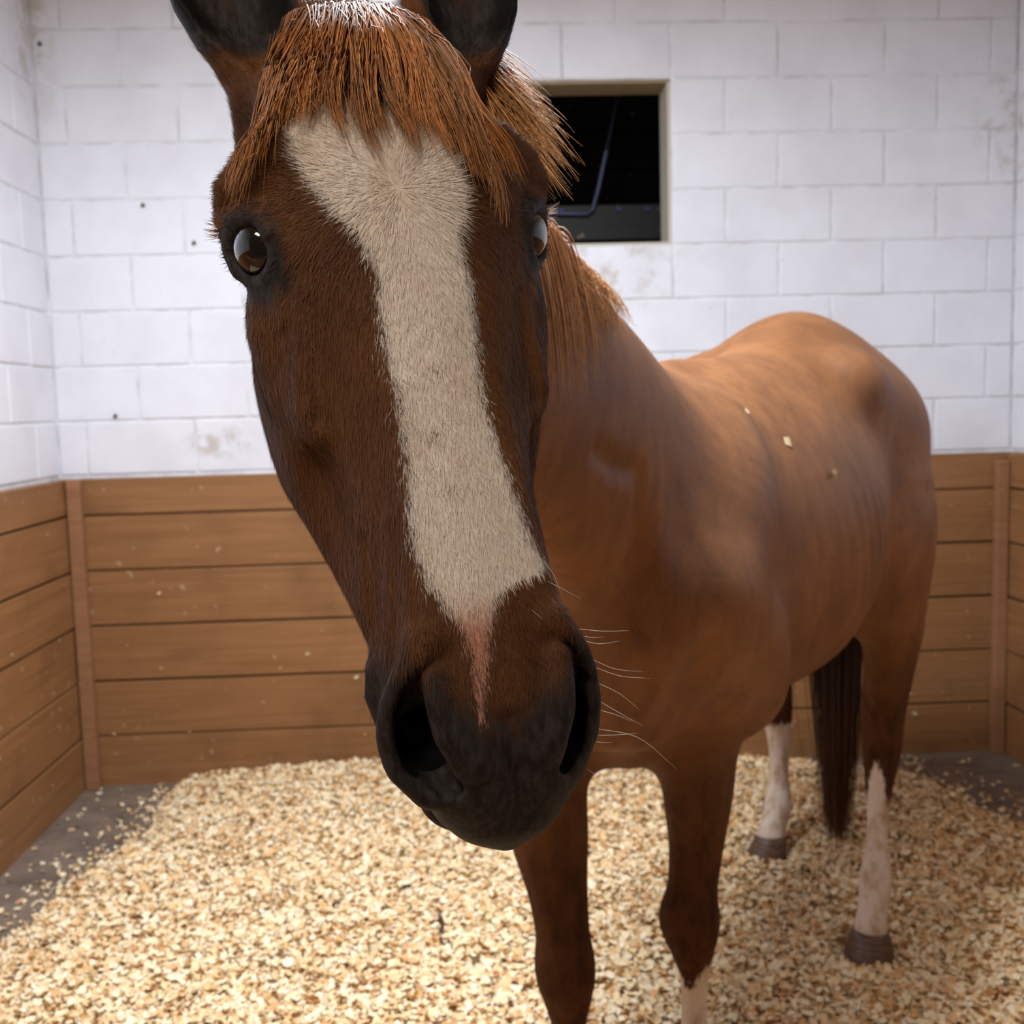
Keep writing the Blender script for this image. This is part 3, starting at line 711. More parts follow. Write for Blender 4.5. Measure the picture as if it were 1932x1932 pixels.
def build_horse_mesh():
    L = horse_prims()
    Qb = np.stack([AS, AL, V3(0, 0, 1)], 1)
    gb = Grid(W(-1.14, -.5, .02), Qb, (2.7, 1.02, 1.72), .0066)
    for p, k, op, fine in L:
        if not fine: gb.apply(p, k, op)
    gh = Grid(H(-.15, -.36, -.2), HQ, (.30*HEAD_K, .40*HEAD_K, .885*HEAD_K), .0023)
    for p, k, op, fine in L: gh.apply(p, k, op)
    P1, q1 = surface_nets(gb); P2, q2 = surface_nets(gh)
    # the head grid ends on a plane through the upper neck; body faces inside it give way
    cut = lambda P: (lambda h: (h[:, 1] > -.342) & (h[:, 1] < .06) & (h[:, 2] > -.195) & (h[:, 2] < .68) & (np.abs(h[:, 0]) < .145))(to_head(P))
    c1 = cut(P1[q1].mean(1)); P1, q1 = clean(P1, q1, ~c1)
    P1 = lap_smooth(P1, q1, 4); P2 = lap_smooth(P2, q2, 2)
    return np.concatenate([P1, P2]), np.concatenate([q1, q2+len(P1)]), len(P1)

# ---------------------------------------------------------------- horse: coat and parts
def sstep(a, b, x): t = np.clip((x-a)/(b-a), 0, 1); return t*t*(3-2*t)
BL_U = [.100, .108, .125, .145, .167, .192, .214, .235, .255, .274, .293, .314, .356, .394, .431, .446, .457, .463, .469, .481, .493, .51, .529, .547, .563, .57]
BL_W = [-.06, -.074, -.083, -.080, -.073, -.059, -.045, -.038, -.038, -.040, -.041, -.038, -.039, -.042, -.045, -.045, -.044, -.042, -.041, -.035, -.029, -.020, -.018, -.018, -.018, -.017]
BR_U = [.100, .117, .134, .156, .177, .199, .22, .24, .26, .281, .301, .321, .362, .402, .443, .458, .466, .474, .48, .486, .498, .511, .53, .547, .563, .57]
BR_W = [-.03, .010, .030, .042, .044, .039, .030, .032, .033, .031, .030, .026, .027, .034, .041, .045, .049, .046, .018, .009, .002, -.005, -.009, -.0135, -.016, -.017]
LEGS = [('fr', FORE_R, .385, -.05), ('fl', FORE_L, .27, 0), ('hr', HIND_R, .385, .10), ('hl', HIND_L, .43, .0)]
def coat_masks(P):
    h = to_head(P); w, v, u = h[:, 0], h[:, 1], h[:, 2]
    ishead = (v > -.34) & (v < .06) & (u > -.22) & (u < .7) & (np.abs(w) < .16)
    wl = np.interp(u, BL_U, BL_W); wr = np.interp(u, BR_U, BR_W)
    b = np.minimum(np.minimum(w-wl, wr-w), np.minimum((u-.1)*.7, (.568-u)*.5)); b = np.minimum(b, (v+.06)*1.0)
    b = np.where(ishead, b, -1.)
    # dark skin: muzzle, round the eyes, inside the ears, nostrils
    ut = .572-.8*np.clip(np.abs(w-.003)-.018, 0, .05)-.3*np.clip(-v-.03, 0, .1)
    m = sstep(-.055, .035, u-ut)
    ed = np.full(len(P), 9.)
    for s in (-1, 1):
        e = V3(s*EYE_C[0], EYE_C[1], EYE_C[2]); q = h-e; q[:, 2] *= np.where(q[:, 2] > 0, .72, 1.1)
        ed = np.minimum(ed, np.linalg.norm(q, axis=1))
    eye = 1-sstep(.026, .05, ed)
    ear = sstep(-.088, -.066, v)*(1-sstep(.0, .05, u))*sstep(.045, .06, np.abs(w))
    dark = np.where(ishead, np.maximum(np.maximum(m, eye*.9), ear*1.25), 0)
    for s in (-1, 1):                                        # inside the nostrils
        for q, rr in ((V3(s*.062, -.03, .555), .014), (V3(s*.056, -.045, .585), .017), (V3(s*.055, -.05, .572), .023), (V3(s*.04, -.075, .55), .02), (V3(s*.048, -.06, .58), .02)):
            dark = np.maximum(dark, 1.5*(1-sstep(rr*.7, rr*1.3, np.linalg.norm(h-q, axis=1))))
    deep = np.where(ishead, .75, 1.35*(1-sstep(.5, 1.05, P[:, 2])))  # liver face; head and lower legs also darkened with painted shade
    sock = np.full(len(P), -1.)
    for nm, leg, zl, pt in LEGS:
        C = np.array([a[0] for a in leg]); zz = C[::-1, 2]; cx = np.interp(P[:, 2], zz, C[::-1, 0]); cy = np.interp(P[:, 2], zz, C[::-1, 1])
        dx, dy = P[:, 0]-cx, P[:, 1]-cy; r = np.hypot(dx, dy)
        fr = np.clip(-(dx*AS[0]+dy*AS[1])/np.maximum(r, 1e-4), 0, 1)**5
        sock = np.where((r < .12) & (P[:, 2] < .7), np.maximum(sock, zl+pt*fr-P[:, 2]), sock)
    bs = np.stack([(P-A0)@AL, (P-A0)@AS, P[:, 2]], 1)
    hc = np.where(ishead[:, None], h+np.array([0, 0, 5.]), bs)
    return b, dark, sock, hc, deep
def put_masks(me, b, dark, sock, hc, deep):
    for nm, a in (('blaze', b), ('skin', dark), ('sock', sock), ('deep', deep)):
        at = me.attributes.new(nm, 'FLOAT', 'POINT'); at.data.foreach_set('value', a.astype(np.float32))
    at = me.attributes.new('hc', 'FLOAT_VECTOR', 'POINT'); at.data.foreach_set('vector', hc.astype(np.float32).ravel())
def mat_coat():
    t = NT('chestnut_coat')
    hc = t.attr('hc').outputs['Vector']; bl = t.attr('blaze').outputs['Fac']; sk = t.attr('skin').outputs['Fac']; so = t.attr('sock').outputs['Fac']
    big = t.noise(hc, 5.5, 4, .6); mid = t.noise(t.mapping(hc, (1, 1, .45)), 34, 4, .6)
    hair = t.noise(t.mapping(hc, (1, 1, .16)), 620, 3, .65); clump = t.noise(t.mapping(hc, (1, 1, .3)), 170, 3, .6)
    col = t.mix(t.remap(big, .3, .72), srgb(112, 70, 41), srgb(143, 94, 55))
    col = t.mix(t.math('MULTIPLY', t.remap(mid, .42, .72), .5), col, srgb(94, 59, 37))
    col = t.mix(t.math('MULTIPLY', t.remap(hair, .4, .7), .4), col, srgb(156, 102, 62))
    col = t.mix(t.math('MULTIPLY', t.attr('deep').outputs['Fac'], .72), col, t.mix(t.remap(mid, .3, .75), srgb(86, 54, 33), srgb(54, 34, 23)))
    # dark skin
    skn = t.math('ADD', sk, t.math('MULTIPLY', t.math('SUBTRACT', clump, .5), .45)); skn = t.math('ADD', skn, t.math('MULTIPLY', t.math('SUBTRACT', mid, .5), .8))
    dk = t.mix(t.remap(clump, .35, .7), srgb(36, 32, 32), srgb(62, 56, 56))
    col = t.mix(t.math('MULTIPLY', t.remap(skn, .15, .85), t.remap(sk, .0, .12)), col, dk)
    col = t.mix(t.remap(sk, 1.05, 1.3), col, srgb(11, 9, 10))
    # blaze with a ragged edge
    e = t.math('ADD', bl, t.math('MULTIPLY', t.math('SUBTRACT', clump, .5), .022)); e = t.math('ADD', e, t.math('MULTIPLY', t.math('SUBTRACT', hair, .5), .010))
    wh = t.mix(t.remap(hair, .35, .7), srgb(243, 236, 228), srgb(224, 208, 194)); wh = t.mix(t.math('MULTIPLY', t.remap(mid, .45, .75), .5), wh, srgb(212, 186, 164))
    sep = t.node('ShaderNodeSeparateXYZ'); t.set(sep.inputs[0], hc)
    pink = t.remap(sep.outputs['Z'], 5.475, 5.512)
    wh = t.mix(pink, wh, srgb(205, 146, 120))
    rim = t.mix(.5, wh, srgb(120, 118, 124))
    col = t.mix(t.remap(e, -.002, .002), col, rim); col = t.mix(t.remap(e, .0, .006), col, wh)
    spots = t.remap(t.noise(hc, 75, 2, .5), .74, .78); col = t.mix(t.math('MULTIPLY', t.math('MULTIPLY', spots, t.remap(e, 0, .006)), .6), col, srgb(140, 96, 66))
    for c, rd in (((-.006, 0, 5.318), (.011, .1, .0045)), ((-.018, 0, 5.368), (.008, .1, .007)), ((-.012, 0, 5.405), (.004, .1, .008))):   # dried mud marks on the blaze
        mk_ = t.math('MULTIPLY', near(t, hc, c, rd), t.remap(clump, .42, .56)); col = t.mix(t.math('MULTIPLY', mk_, .8), col, srgb(136, 88, 58))
    # socks
    s = t.math('ADD', so, t.math('MULTIPLY', t.math('SUBTRACT', clump, .5), .09))
    sw = t.mix(t.remap(mid, .4, .75), srgb(222, 206, 192), srgb(178, 148, 120))
    col = t.mix(t.remap(s, -.012, .012), col, sw)
    t.bump(t.math('ADD', hair, t.math('MULTIPLY', clump, .7)), .32, .0025)
    rough = t.math('ADD', .46, t.math('MULTIPLY', clump, .2))
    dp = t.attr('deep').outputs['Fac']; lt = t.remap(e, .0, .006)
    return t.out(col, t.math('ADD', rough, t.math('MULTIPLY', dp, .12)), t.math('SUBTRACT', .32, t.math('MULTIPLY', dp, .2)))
M_COAT = mat_coat()
PH, QH, NB = build_horse_mesh()
ROOT = W(.6, 0, 0)
horse = tag(empty('horse', tuple(ROOT)), 'chestnut horse with a long white blaze looking into the camera', 'horse')
body = np_mesh('body', PH-ROOT, QH, M_COAT, horse)
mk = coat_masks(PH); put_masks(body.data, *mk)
bvh = BVHTree.FromPolygons([tuple(p) for p in PH[NB:]], [tuple(int(i)-NB for i in q) for q in QH[QH.min(1) >= NB]])
bvh_body = BVHTree.FromPolygons([tuple(p) for p in PH[:NB]], [tuple(int(i) for i in q) for q in QH[QH.max(1) < NB]])
def hpart(o): o.parent = horse; o.location = Vector(o.location)-Vector(ROOT) if o.location.length else o.location; return o

# eyes
def mat_eye():
    t = NT('eye_ball'); o = t.obj(); sep = t.node('ShaderNodeSeparateXYZ'); t.set(sep.inputs[0], o)
    z = t.math('DIVIDE', sep.outputs['Z'], EYE_R*HEAD_K)
    x = t.math('DIVIDE', sep.outputs['X'], EYE_R*HEAD_K); y = t.math('DIVIDE', sep.outputs['Y'], EYE_R*HEAD_K)
    pr = t.math('SQRT', t.math('ADD', t.math('POWER', t.math('MULTIPLY', x, 1.1), 2.), t.math('POWER', t.math('MULTIPLY', y, 2.0), 2.)))
    col = t.mix(t.remap(t.noise(o, 160, 3, .6), .3, .7), srgb(30, 16, 10), srgb(18, 11, 8))
    col = t.mix(t.remap(pr, .42, .55, 1., 0.), col, srgb(8, 8, 12))
    col = t.mix(t.remap(z, .2, .32, 1., 0.), col, srgb(206, 200, 200))
    return t.out(col, .08, .5, Coat_Weight=1.0, Coat_Roughness=.03)
M_EYE = mat_eye()
for s in (-1, 1):
    bm = bmesh.new(); bmesh.ops.create_uvsphere(bm, u_segments=40, v_segments=28, radius=EYE_R*HEAD_K)
    o = bm_obj('eye', bm, M_EYE, horse, True, loc=H(s*EYE_C[0], EYE_C[1], EYE_C[2])-ROOT)
    zdir = nrm(HQ@V3(s*.84, .54, -.02)); ydir = nrm(HU-zdir*(HU@zdir)); xdir = np.cross(ydir, zdir)
    o.rotation_euler = Matrix(np.stack([xdir, ydir, zdir], 1).tolist()).to_euler()

# hooves
def mat_hoof():
    t = NT('hoof_horn'); o = t.obj(); n = t.noise(t.mapping(o, (1, 1, 9)), 20, 3, .6)
    return t.out(t.mix(t.remap(n, .3, .7), srgb(112, 84, 66), srgb(78, 58, 48)), .45, .4)
M_HOOF = mat_hoof()
def hoof(c, yaw, top=.075):
    bm = bmesh.new(); rings = []
    prof = [(-.004, .062, .070, .012), (.0, .064, .072, .012), (.03, .058, .064, .006), (top-.01, .048, .052, -.006), (top, .044, .047, -.008), (top+.006, .036, .038, -.008)]
    for z, a, b, off in prof:
        rg = []
        for k in range(28):
            an = 2*math.pi*k/28; x = a*math.sin(an); y = b*math.cos(an)
            if y < 0: y *= .82
            rg.append(bm.verts.new((x, off+y, z)))
        rings.append(rg)
    for A, B in zip(rings[:-1], rings[1:]):
        for k in range(28): bm.faces.new((A[k], A[(k+1) % 28], B[(k+1) % 28], B[k]))
    bm.faces.new(rings[0][::-1]); bm.faces.new(rings[-1])
    o = bm_obj('hoof', bm, M_HOOF, horse, True, loc=V3(*c)-ROOT); o.rotation_euler = (0, 0, yaw)
fy = math.atan2(AS[0], -AS[1])     # toe (local +Y) points along -AS
for leg, dyaw, hz in ((FORE_R, 0, .004), (FORE_L, .1, .004), (HIND_R, .15, .028), (HIND_L, -.5, .028)):
    c = leg[-1][0]; c = (c[0]-AS[0]*.012, c[1]-AS[1]*.012, hz); hoof(c, math.pi-math.atan2(AS[0], AS[1])+dyaw)

# ---------------------------------------------------------------- horse: hair
def strands(name, pts, rad, tone, mat, sides=3):
    """pts (n,m,3) world, rad (n,m), tone (n,m,3) -> one mesh of thin tapering tubes"""
    n, m, _ = pts.shape
    T = np.gradient(pts, axis=1); T /= np.maximum(np.linalg.norm(T, axis=2, keepdims=True), 1e-9)
    ref = np.where(np.abs(T[..., 2:3]) > .9, np.array([1., 0, 0]), np.array([0, 0, 1.]))
    A = np.cross(T, ref); A /= np.maximum(np.linalg.norm(A, axis=2, keepdims=True), 1e-9); B = np.cross(T, A)
    an = 2*np.pi*np.arange(sides)/sides
    V = pts[:, :, None]+rad[:, :, None, None]*(A[:, :, None]*np.cos(an)[:, None]+B[:, :, None]*np.sin(an)[:, None])
    idx = np.arange(n*m*sides).reshape(n, m, sides); nx = np.roll(idx, -1, 2)
    F = np.stack([idx[:, :-1], nx[:, :-1], nx[:, 1:], idx[:, 1:]], -1).reshape(-1, 4)
    o = np_mesh(name, V.reshape(-1, 3)-ROOT, F, mat, horse)
    o['kind'] = 'stuff'
    a = o.data.color_attributes.new('tone', 'FLOAT_COLOR', 'POINT')
    c = np.concatenate([np.repeat(tone[:, :, None], sides, 2), np.ones((n, m, sides, 1))], -1)
    a.data.foreach_set('color', c.astype(np.float32).ravel())
    return o
def mat_hair():
    t = NT('horse_hair'); return t.out(t.attr('tone').outputs['Color'], .5, .55)
M_HAIR = mat_hair()
def resample(g, m):
    g = np.asarray(g, float); t = np.r_[0, np.cumsum(np.linalg.norm(np.diff(g, axis=0), axis=1))]
    return hermite(t, g, np.linspace(0, t[-1], m))
def lin(*c): return np.array(srgb(*c)[:3])
def tones(n, m, root, tip, r, vary=.3, pw=1.0):
    t = (np.linspace(0, 1, m)**pw)[None, :, None]; k = (1+r.normal(0, vary, (n, 1, 1))).clip(.35, 1.9)
    return (root*(1-t)+tip*t)*k
FORELOCK = [
 [(-0.054, 0.019), (-0.085, 0.073), (-0.11, 0.126), (-0.124, 0.159)],
 [(-0.051, 0.017), (-0.081, 0.073), (-0.103, 0.118), (-0.118, 0.145), (-0.126, 0.165)],
 [(-0.051, 0.026), (-0.077, 0.073), (-0.099, 0.118), (-0.114, 0.141)],
 [(-0.045, 0.026), (-0.071, 0.069), (-0.092, 0.112), (-0.105, 0.137), (-0.109, 0.149)],
 [(-0.04, 0.024), (-0.062, 0.065), (-0.082, 0.106), (-0.09, 0.123)],
 [(-0.033, 0.021), (-0.056, 0.078), (-0.068, 0.114), (-0.073, 0.127)],
 [(-0.027, 0.019), (-0.046, 0.073), (-0.056, 0.108), (-0.061, 0.118)],
 [(-0.018, 0.016), (-0.036, 0.073), (-0.05, 0.114), (-0.049, 0.139)],
 [(-0.011, 0.016), (-0.026, 0.073), (-0.032, 0.118), (-0.029, 0.141), (-0.022, 0.158)],
 [(-0.007, 0.016), (-0.02, 0.073), (-0.025, 0.11), (-0.024, 0.131)],
 [(-0.005, 0.015), (-0.014, 0.073), (-0.018, 0.114), (-0.018, 0.142)],
 [(-0.0, 0.014), (-0.003, 0.073), (-0.004, 0.119), (0.002, 0.142), (-0.006, 0.161)],
 [(0.004, 0.014), (0.003, 0.073), (0.0, 0.114), (-0.0, 0.134)],
 [(0.008, 0.014), (0.012, 0.077), (0.014, 0.119), (0.019, 0.145)],
 [(0.013, 0.013), (0.023, 0.077), (0.025, 0.123), (0.031, 0.158)],
 [(0.017, 0.013), (0.03, 0.073), (0.036, 0.119), (0.042, 0.152), (0.045, 0.175)],
 [(0.02, 0.011), (0.036, 0.073), (0.043, 0.119), (0.051, 0.152), (0.055, 0.184)],
 [(0.022, 0.011), (0.043, 0.073), (0.05, 0.124), (0.058, 0.156), (0.068, 0.181), (0.067, 0.205)],
 [(0.024, 0.011), (0.048, 0.077), (0.056, 0.128), (0.063, 0.161), (0.074, 0.179)],
 [(0.026, 0.011), (0.054, 0.082), (0.059, 0.132), (0.075, 0.154), (0.083, 0.172)],
 [(0.028, 0.011), (0.057, 0.077), (0.065, 0.124), (0.083, 0.146), (0.094, 0.168)],
]
POLL_TUFT = [
 [(0.1, -0.1, 0.03), (0.111, -0.085, 0.078), (0.117, -0.07, 0.121), (0.121, -0.06, 0.155)],
 [(0.103, -0.1, 0.028), (0.116, -0.085, 0.075), (0.123, -0.07, 0.114), (0.134, -0.06, 0.151)],
 [(0.106, -0.1, 0.025), (0.12, -0.085, 0.068), (0.132, -0.07, 0.109), (0.143, -0.06, 0.144)],
 [(0.109, -0.1, 0.023), (0.124, -0.085, 0.06), (0.138, -0.07, 0.102), (0.151, -0.06, 0.14)],
 [(0.112, -0.1, 0.02), (0.127, -0.085, 0.058), (0.142, -0.07, 0.092), (0.161, -0.06, 0.134)],
 [(0.115, -0.1, 0.018), (0.131, -0.085, 0.053), (0.144, -0.07, 0.082), (0.155, -0.06, 0.108)],
 [(0.118, -0.1, 0.015), (0.133, -0.085, 0.043), (0.145, -0.07, 0.07), (0.153, -0.06, 0.093)],
 [(0.121, -0.1, 0.01), (0.132, -0.085, 0.032), (0.142, -0.07, 0.06), (0.15, -0.06, 0.076)],
 [(0.102, -0.1, 0.033), (0.107, -0.085, 0.085), (0.109, -0.07, 0.128), (0.111, -0.06, 0.157)],
 [(0.105, -0.1, 0.03), (0.123, -0.085, 0.08), (0.133, -0.07, 0.124), (0.142, -0.06, 0.156)],
]
WHISKERS = [
 [(0.068, -0.018, 0.518), (0.086, -0.014, 0.523), (0.104, -0.01, 0.526)],
 [(0.071, -0.024, 0.526), (0.082, -0.02, 0.531), (0.098, -0.016, 0.532)],
 [(0.078, -0.032, 0.54), (0.094, -0.028, 0.551), (0.114, -0.024, 0.557)],
 [(0.08, -0.036, 0.546), (0.099, -0.032, 0.557), (0.121, -0.028, 0.563)],
 [(0.084, -0.041, 0.559), (0.098, -0.037, 0.57), (0.109, -0.033, 0.584)],
 [(0.085, -0.046, 0.573), (0.097, -0.042, 0.584), (0.111, -0.038, 0.596)],
 [(0.084, -0.048, 0.579), (0.095, -0.044, 0.585), (0.105, -0.04, 0.592)],
 [(0.079, -0.05, 0.597), (0.091, -0.046, 0.599), (0.107, -0.042, 0.601)],
 [(0.08, -0.052, 0.592), (0.109, -0.048, 0.604), (0.134, -0.044, 0.633)],
 [(0.076, -0.054, 0.601), (0.083, -0.05, 0.603), (0.088, -0.046, 0.604)],
 [(0.047, -0.008, 0.48), (0.056, -0.004, 0.488), (0.068, 0.0, 0.498)],
 [(0.03, -0.004, 0.498), (0.033, 0.0, 0.504), (0.035, 0.004, 0.508)],
 [(0.052, -0.015, 0.466), (0.055, -0.011, 0.477), (0.057, -0.007, 0.495)],
 [(0.066, -0.052, 0.619), (0.069, -0.048, 0.623), (0.073, -0.044, 0.63)],
 [(0.07, -0.021, 0.523), (0.078, -0.017, 0.526), (0.085, -0.013, 0.527)],
]

r = np.random.default_rng(5)
M = 16
G = np.array([resample(g, M) for g in FORELOCK])            # (k, M, 2) = (w, u)
tracks = []; lifts = []
def lift_of(n, hi): 
    t = np.linspace(0, 1, M)[None]; return .003+hi[:, None]*np.sin(np.pi*np.clip(t*.85+.05, 0, 1))**.8
for i in range(len(G)):                                     # locks that hang together
    n = 74; k = r.normal(0, 1, (n, 1, 2)); t = np.linspace(0, 1, M)[None, :, None]
    spread = (.0065*(1-t)**2+.0013+.0025*t**3)
    wave = .0022*np.sin(t*r.uniform(3, 9, (n, 1, 1))+r.uniform(0, 6.3, (n, 1, 1)))*t
    L = r.uniform(.78, 1.0, (n, 1)); tt = np.linspace(0, 1, M)[None]*L
    x = np.clip(tt, 0, 1)*(M-1); i0 = np.clip(x.astype(int), 0, M-2); f = (x-i0)[..., None]
    g = G[i][i0]*(1-f)+G[i][i0+1]*f
    lw = .0035*np.sin(t*r.uniform(4, 8)+r.uniform(0, 6.3))*t; tracks.append(g+k*spread+wave+lw*np.array([1, .2])); lifts.append(lift_of(n, r.uniform(.006, .02, n)))
n = 620                                                     # the rest of the forelock between them
a = r.uniform(0, len(G)-1.001, n); i0 = a.astype(int); f = (a-i0)[:, None, None]
g = G[i0]*(1-f)+G[i0+1]*f
L = r.beta(2.2, 2.0, n)[:, None]*.95+.12; x = np.clip(np.linspace(0, 1, M)[None]*L, 0, 1)*(M-1); j = np.clip(x.astype(int), 0, M-2); ff = (x-j)[..., None]
ar = np.arange(n)[:, None]; g = g[ar, j]*(1-ff)+g[ar, j+1]*ff
tracks.append(g+r.normal(0, .004, (n, 1, 2))+.003*np.sin(np.linspace(0, 1, M)[None, :, None]*r.uniform(2, 8, (n, 1, 1))+r.uniform(0, 6.3, (n, 1, 1)))*np.linspace(0, 1, M)[None, :, None])
lifts.append(lift_of(n, r.uniform(.002, .011, n)))
n = 26                                                      # a few stray hairs
k = r.integers(0, len(G), n); tracks.append(G[k]+np.cumsum(r.normal(0, .0035, (n, M, 2)), 1)); lifts.append(lift_of(n, r.uniform(.012, .03, n)))
WU = np.concatenate(tracks); LF = np.concatenate(lifts); n = len(WU)
def drape(WU, LF):
    n, m = WU.shape[:2]; out = np.empty((n, m, 3)); dirn = Vector(-HV)
    for i in range(n):
        lastv = -.03
        for j in range(m):
            w, u = WU[i, j]; hit = bvh.ray_cast(Vector(H(w, .12, u)), dirn, .3)
            v = to_head(np.array(hit[0])[None])[0, 1] if hit[0] is not None else lastv-.004
            v = max(v, lastv-.007) if j else v
            lastv = v; out[i, j] = (w, v+LF[i, j], u)
    out[:, :, 1] = (np.concatenate([out[:, :1, 1], out[:, :-1, 1]], 1)+out[:, :, 1]*2+np.concatenate([out[:, 1:, 1], out[:, -1:, 1]], 1))/4
    return HO+HEAD_K*(out@HQ.T)
WU[..., 1] = np.maximum(WU[..., 1], .013+.05*np.abs(WU[..., 0]))
P = drape(WU, LF)
# start each hair on top of the poll so that it falls forward in an arch
arch = (1-np.linspace(0, 1, M))**3; P += (HEAD_K*(.001*arch)[:, None]*(-HU*1.0+HV*.15))[None]
rad = (.00052*(1-np.linspace(0, 1, M)**2.5)+.00010)[None]*r.uniform(.6, 1.25, (n, 1))
tn = tones(n, M, lin(164, 100, 57), lin(218, 154, 92), r, .36)
pale = (np.exp(-((P@HW-(HO+HEAD_K*(HQ@V3(-.015, 0, 0)))@HW)/.04)**2)*np.clip(1-np.linspace(0, 1, M)/.36, 0, 1)[None]*r.uniform(.2, 1, (n, 1)))[..., None]   # overhead highlight painted into the hair colour at the poll
lock = np.concatenate([np.repeat(r.uniform(.68, 1.35, len(G)), 74), r.uniform(.55, 1.0, n-74*len(G))])[:, None, None]
tn = tn*lock
tn = tn*(1-pale)+lin(188, 166, 152)*pale
strands('forelock', P, rad, tn, M_HAIR)

# tuft behind the right ear that falls outside the brow
tr = []
for g in POLL_TUFT:
    g = np.concatenate([[(.055, -.115, -.012)], np.asarray(g)]); g = resample(g, M)
    n = 75; t = np.linspace(0, 1, M)[None, :, None]
    k = r.normal(0, 1, (n, 1, 3))*np.array([1, .9, 1]); L = r.uniform(.6, 1.05, (n, 1)); x = np.clip(np.linspace(0, 1, M)[None]*L, 0, 1)*(M-1); j = np.clip(x.astype(int), 0, M-2); ff = (x-j)[..., None]
    q = g[j]*(1-ff)+g[j+1]*ff
    tr.append(q+k*(.009*(1-t)+.004+.004*t**2)+.004*np.sin(t*r.uniform(2, 7, (n, 1, 1))+r.uniform(0, 6.3, (n, 1, 1)))*t)
L3 = np.concatenate(tr); P = HO+HEAD_K*(L3@HQ.T); n = len(P)
rad = (.0005*(1-np.linspace(0, 1, M)**2.5)+.0001)[None]*r.uniform(.6, 1.2, (n, 1))
strands('mane_tuft', P, rad, tones(n, M, lin(160, 96, 50), lin(216, 160, 98), r, .28), M_HAIR)

# mane along the crest, falling to the right
crest = resample([H(0, -.15, -.035), (.0, 1.17, 1.655), (.12, 1.42, 1.605), (.215, 1.66, 1.54), (.3, 1.88, 1.475)], 60)
n = 1500; a = r.beta(1.0, 1.9, n)*40; i0 = a.astype(int); f = (a-i0)[:, None]; c = crest[i0]*(1-f)+crest[i0+1]*f
c = c+AL*r.normal(.006, .008, (n, 1)); tpos = a/59
ln = (.2-.14*sstep(.3, .68, tpos))*r.uniform(.6, 1.15, n)
clump = np.round(a/1.4)*1.4; cl = np.sin(clump*12.9898)*43758.5453; cl = cl-np.floor(cl)
M2 = 16; P = np.empty((n, M2, 3)); t = np.linspace(0, 1, M2)
side = AL[None]+AS[None]*(-.25+.5*(cl[:, None]-.5)+r.normal(0, .08, (n, 1)))
for j, tt in enumerate(t):
    o = ln[:, None]*(side*(.62*tt**.8-.22*tt**2)+np.array([0, 0, 1])*(.10*np.sin(np.pi*min(tt*2, 1))-.95*tt**1.7))
    pull = (clump-a)[:, None]*.006*tt
    P[:, j] = c+o-AS*pull*1.0
for i in range(n):                                          # lay it on the neck
    for j in range(1, M2):
        p = Vector(P[i, j]); b = bvh_body.find_nearest(p)
        if b[0] is None: continue
        dn = (p-b[0]).dot(b[1]); want = .006+.016*r.uniform()
        if dn < want: P[i, j] = np.array(b[0]+b[1]*want)
Ps = P.copy(); Ps[:, 1:-1] = (P[:, :-2]+2*P[:, 1:-1]+P[:, 2:])/4; P = Ps
rad = (.0007*(1-t**2.5)+.00014)[None]*r.uniform(.6, 1.25, (n, 1))
strands('mane', P, rad, tones(n, M2, lin(168, 106, 58), lin(206, 150, 88), r, .3), M_HAIR)

# tail
n = 1500; M3 = 20; t = np.linspace(0, 1, M3)
base = W(1.44, 0, 1.47); gu = resample([W(1.42, 0, 1.5), W(1.5, 0, 1.46), W(1.54, 0, 1.25), W(1.545, .0, .9), W(1.535, .0, .5), W(1.53, .0, .06)], M3)
off = r.normal(0, 1, (n, 2)); L = 1-.28*r.beta(1.0, 2.2, n)
x = np.clip(t[None]*L[:, None], 0, 1)*(M3-1); j = np.clip(x.astype(int), 0, M3-2); ff = (x-j)[..., None]; q = gu[j]*(1-ff)+gu[j+1]*ff
wd = (.014+.036*np.sin(np.pi*np.clip(t*.75+.05, 0, 1))**1.0)[None, :, None]
lockid = r.integers(0, 9, n); lk = r.normal(0, 1, (9, 2))
mixf = .55*t[None, :, None]
o2 = off[:, None]*(1-mixf)*1.0+lk[lockid][:, None]*mixf*1.1
P = q+(AL[None, None]*o2[..., :1]+AS[None, None]*o2[..., 1:]*.7)*wd+.006*np.sin(t[None, :, None]*r.uniform(4, 12, (n, 1, 1))+r.uniform(0, 6, (n, 1, 1)))*AL*t[None, :, None]
P[..., 2] = np.maximum(P[..., 2], .05)
rad = (.0016*(1-t**3)+.0003)[None]*r.uniform(.6, 1.2, (n, 1))
strands('tail', P, rad, tones(n, M3, lin(34, 24, 22), lin(92, 52, 34), r, .3, 2.2), M_HAIR)

# whiskers and lashes
wl = [resample(g, 10) for g in WHISKERS]; P = HO+HEAD_K*(np.array(wl)@HQ.T)
strands('whiskers', P, np.tile(.00024*(1-np.linspace(0, 1, 10)**2*.8), (len(P), 1)), np.tile(lin(196, 178, 160), (len(P), 10, 1)), M_HAIR)
for s in (-1, 1):
    n = 46; k = r.uniform(-1, 1, n); pts = []
    for q in k:
        a0 = np.array([s*(.124+.004*(1-q*q)), -.078+.012*q, .163+.006*r.uniform()]); l = r.uniform(.012, .02)
        d = np.array([s*.95, .22+.25*q, .12+r.normal(0, .12)]); pts.append([a0, a0+d*l*.5+np.array([0, 0, .001]), a0+d*l+np.array([0, 0, -.001])])
    P = HO+HEAD_K*(np.array([resample(g, 6) for g in pts])@HQ.T)
    strands('eyelashes', P, np.tile(.0003*(1-np.linspace(0, 1, 6)**2*.8), (n, 1)), tones(n, 6, lin(120, 66, 34), lin(190, 120, 62), r, .2), M_HAIR)

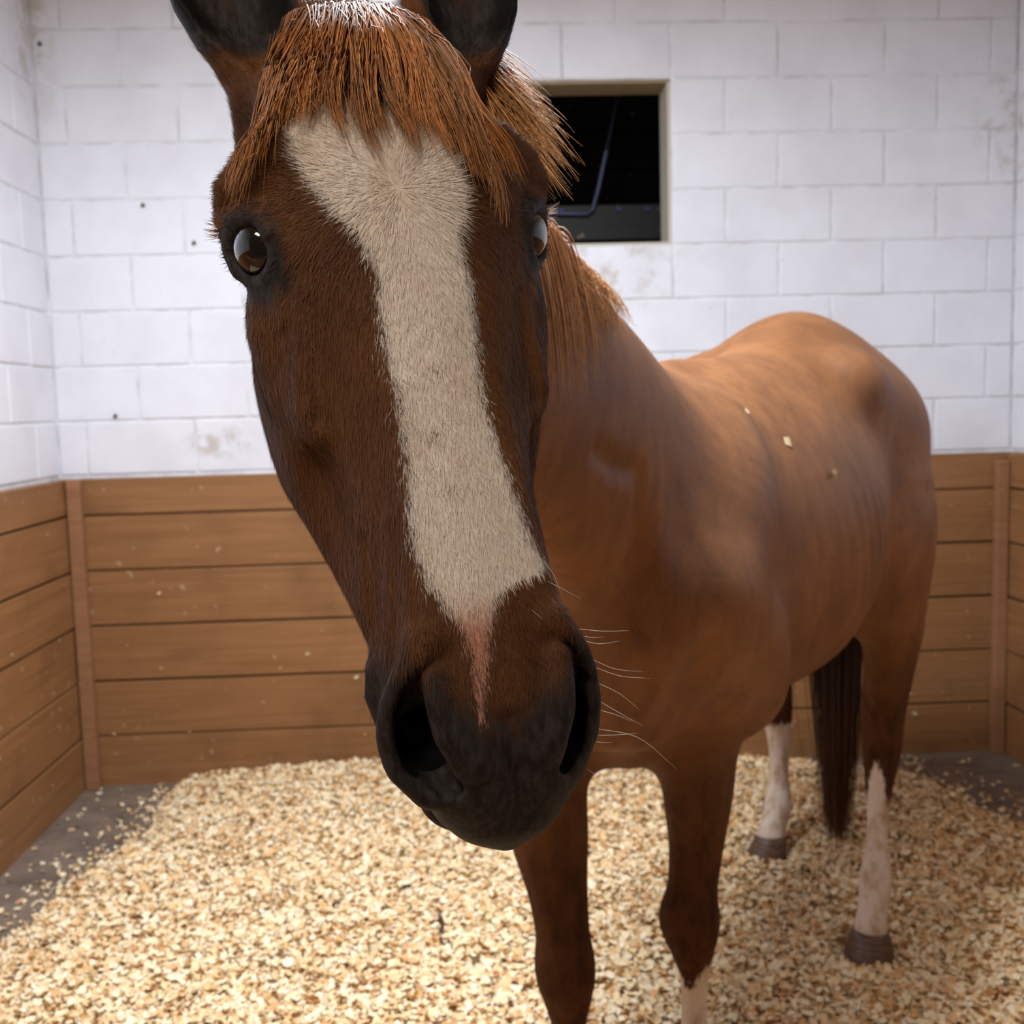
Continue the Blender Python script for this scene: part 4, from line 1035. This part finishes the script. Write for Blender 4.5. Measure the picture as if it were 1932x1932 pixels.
# short coat hair on the face
nf = 150000
tri = QH[QH.min(1) >= NB]; A, B, C4, D4 = (PH[tri[:, k]] for k in range(4)); hq = to_head((A+C4)/2)
nor = np.cross(C4-A, D4-B); ar = np.linalg.norm(nor, axis=1); nor /= np.maximum(ar, 1e-12)[:, None]
hn = nor@HQ
front = (hn[:, 1] > -.75) & (hq[:, 2] < .56) & (hq[:, 2] > .0) & (hq[:, 1] > -.3)
dk = coat_masks((A+C4)/2)[1]
wgt = ar*front*(1-.9*sstep(.3, .8, dk)); wgt /= wgt.sum()
fi = r.choice(len(tri), nf, p=wgt); a, b = r.uniform(0, 1, (2, nf, 1))
root = (A[fi]*(1-a)+B[fi]*a)*(1-b)+(D4[fi]*(1-a)+C4[fi]*a)*b; N = nor[fi]; hl = to_head(root)
wh = np.array([-.01, .18]); rel = hl[:, [0, 2]]-wh; rr = np.linalg.norm(rel, axis=1, keepdims=True)
radial = rel/np.maximum(rr, 1e-3); dn = np.tile([0., 1.], (nf, 1)); kk = sstep(.0, .12, rel[:, 1])[:, None]
dwu = radial*(1-kk)+dn*kk+r.normal(0, .22, (nf, 2)); d = dwu[:, :1]*HW+dwu[:, 1:]*HU
d = d-N*(d*N).sum(1, keepdims=True); d /= np.maximum(np.linalg.norm(d, axis=1, keepdims=True), 1e-6)
sd = np.cross(N, d); ln = r.uniform(.005, .0095, (nf, 1)); wd = r.uniform(.00022, .00042, (nf, 1))
up = r.uniform(.1, .36, (nf, 1))
tip = root+d*ln+N*ln*up; P = np.stack([root-sd*wd, root+sd*wd, tip], 1).reshape(-1, 3)
F = np.arange(nf*3).reshape(-1, 3)
fur = np_mesh('face_hair', P-ROOT, F, M_COAT, horse); fur['kind'] = 'stuff'
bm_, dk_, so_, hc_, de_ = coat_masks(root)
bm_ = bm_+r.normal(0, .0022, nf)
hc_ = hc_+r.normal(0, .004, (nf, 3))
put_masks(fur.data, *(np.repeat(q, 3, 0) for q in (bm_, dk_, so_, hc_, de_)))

# flecks of shavings caught on the horse's back
for k, lab in enumerate(('pale fleck of shaving behind the chestnut withers', 'pale fleck of shaving in the middle of the chestnut ribs', 'pale curled fleck of shaving low on the chestnut flank')):
    s_, l_ = ((.201, .163), (.316, .206), (.42, .26))[k]
    hit = bvh_body.find_nearest(Vector(W(s_, l_, (1.398, 1.336, 1.268)[k])))
    Pk, Fk = flakes(1, np.zeros(1), np.zeros(1), np.zeros(1), .02+.006*k, .1, np.random.default_rng(k))
    o = np_mesh('shaving_fleck', Pk, Fk, bpy.data.materials['pale_crumb']); q = hit[1].to_track_quat('Z', 'Y'); o.rotation_mode = 'QUATERNION'; o.rotation_quaternion = q; o.location = hit[0]+hit[1]*.003
    tag(o, lab, 'shaving', 'flecks on the horse')
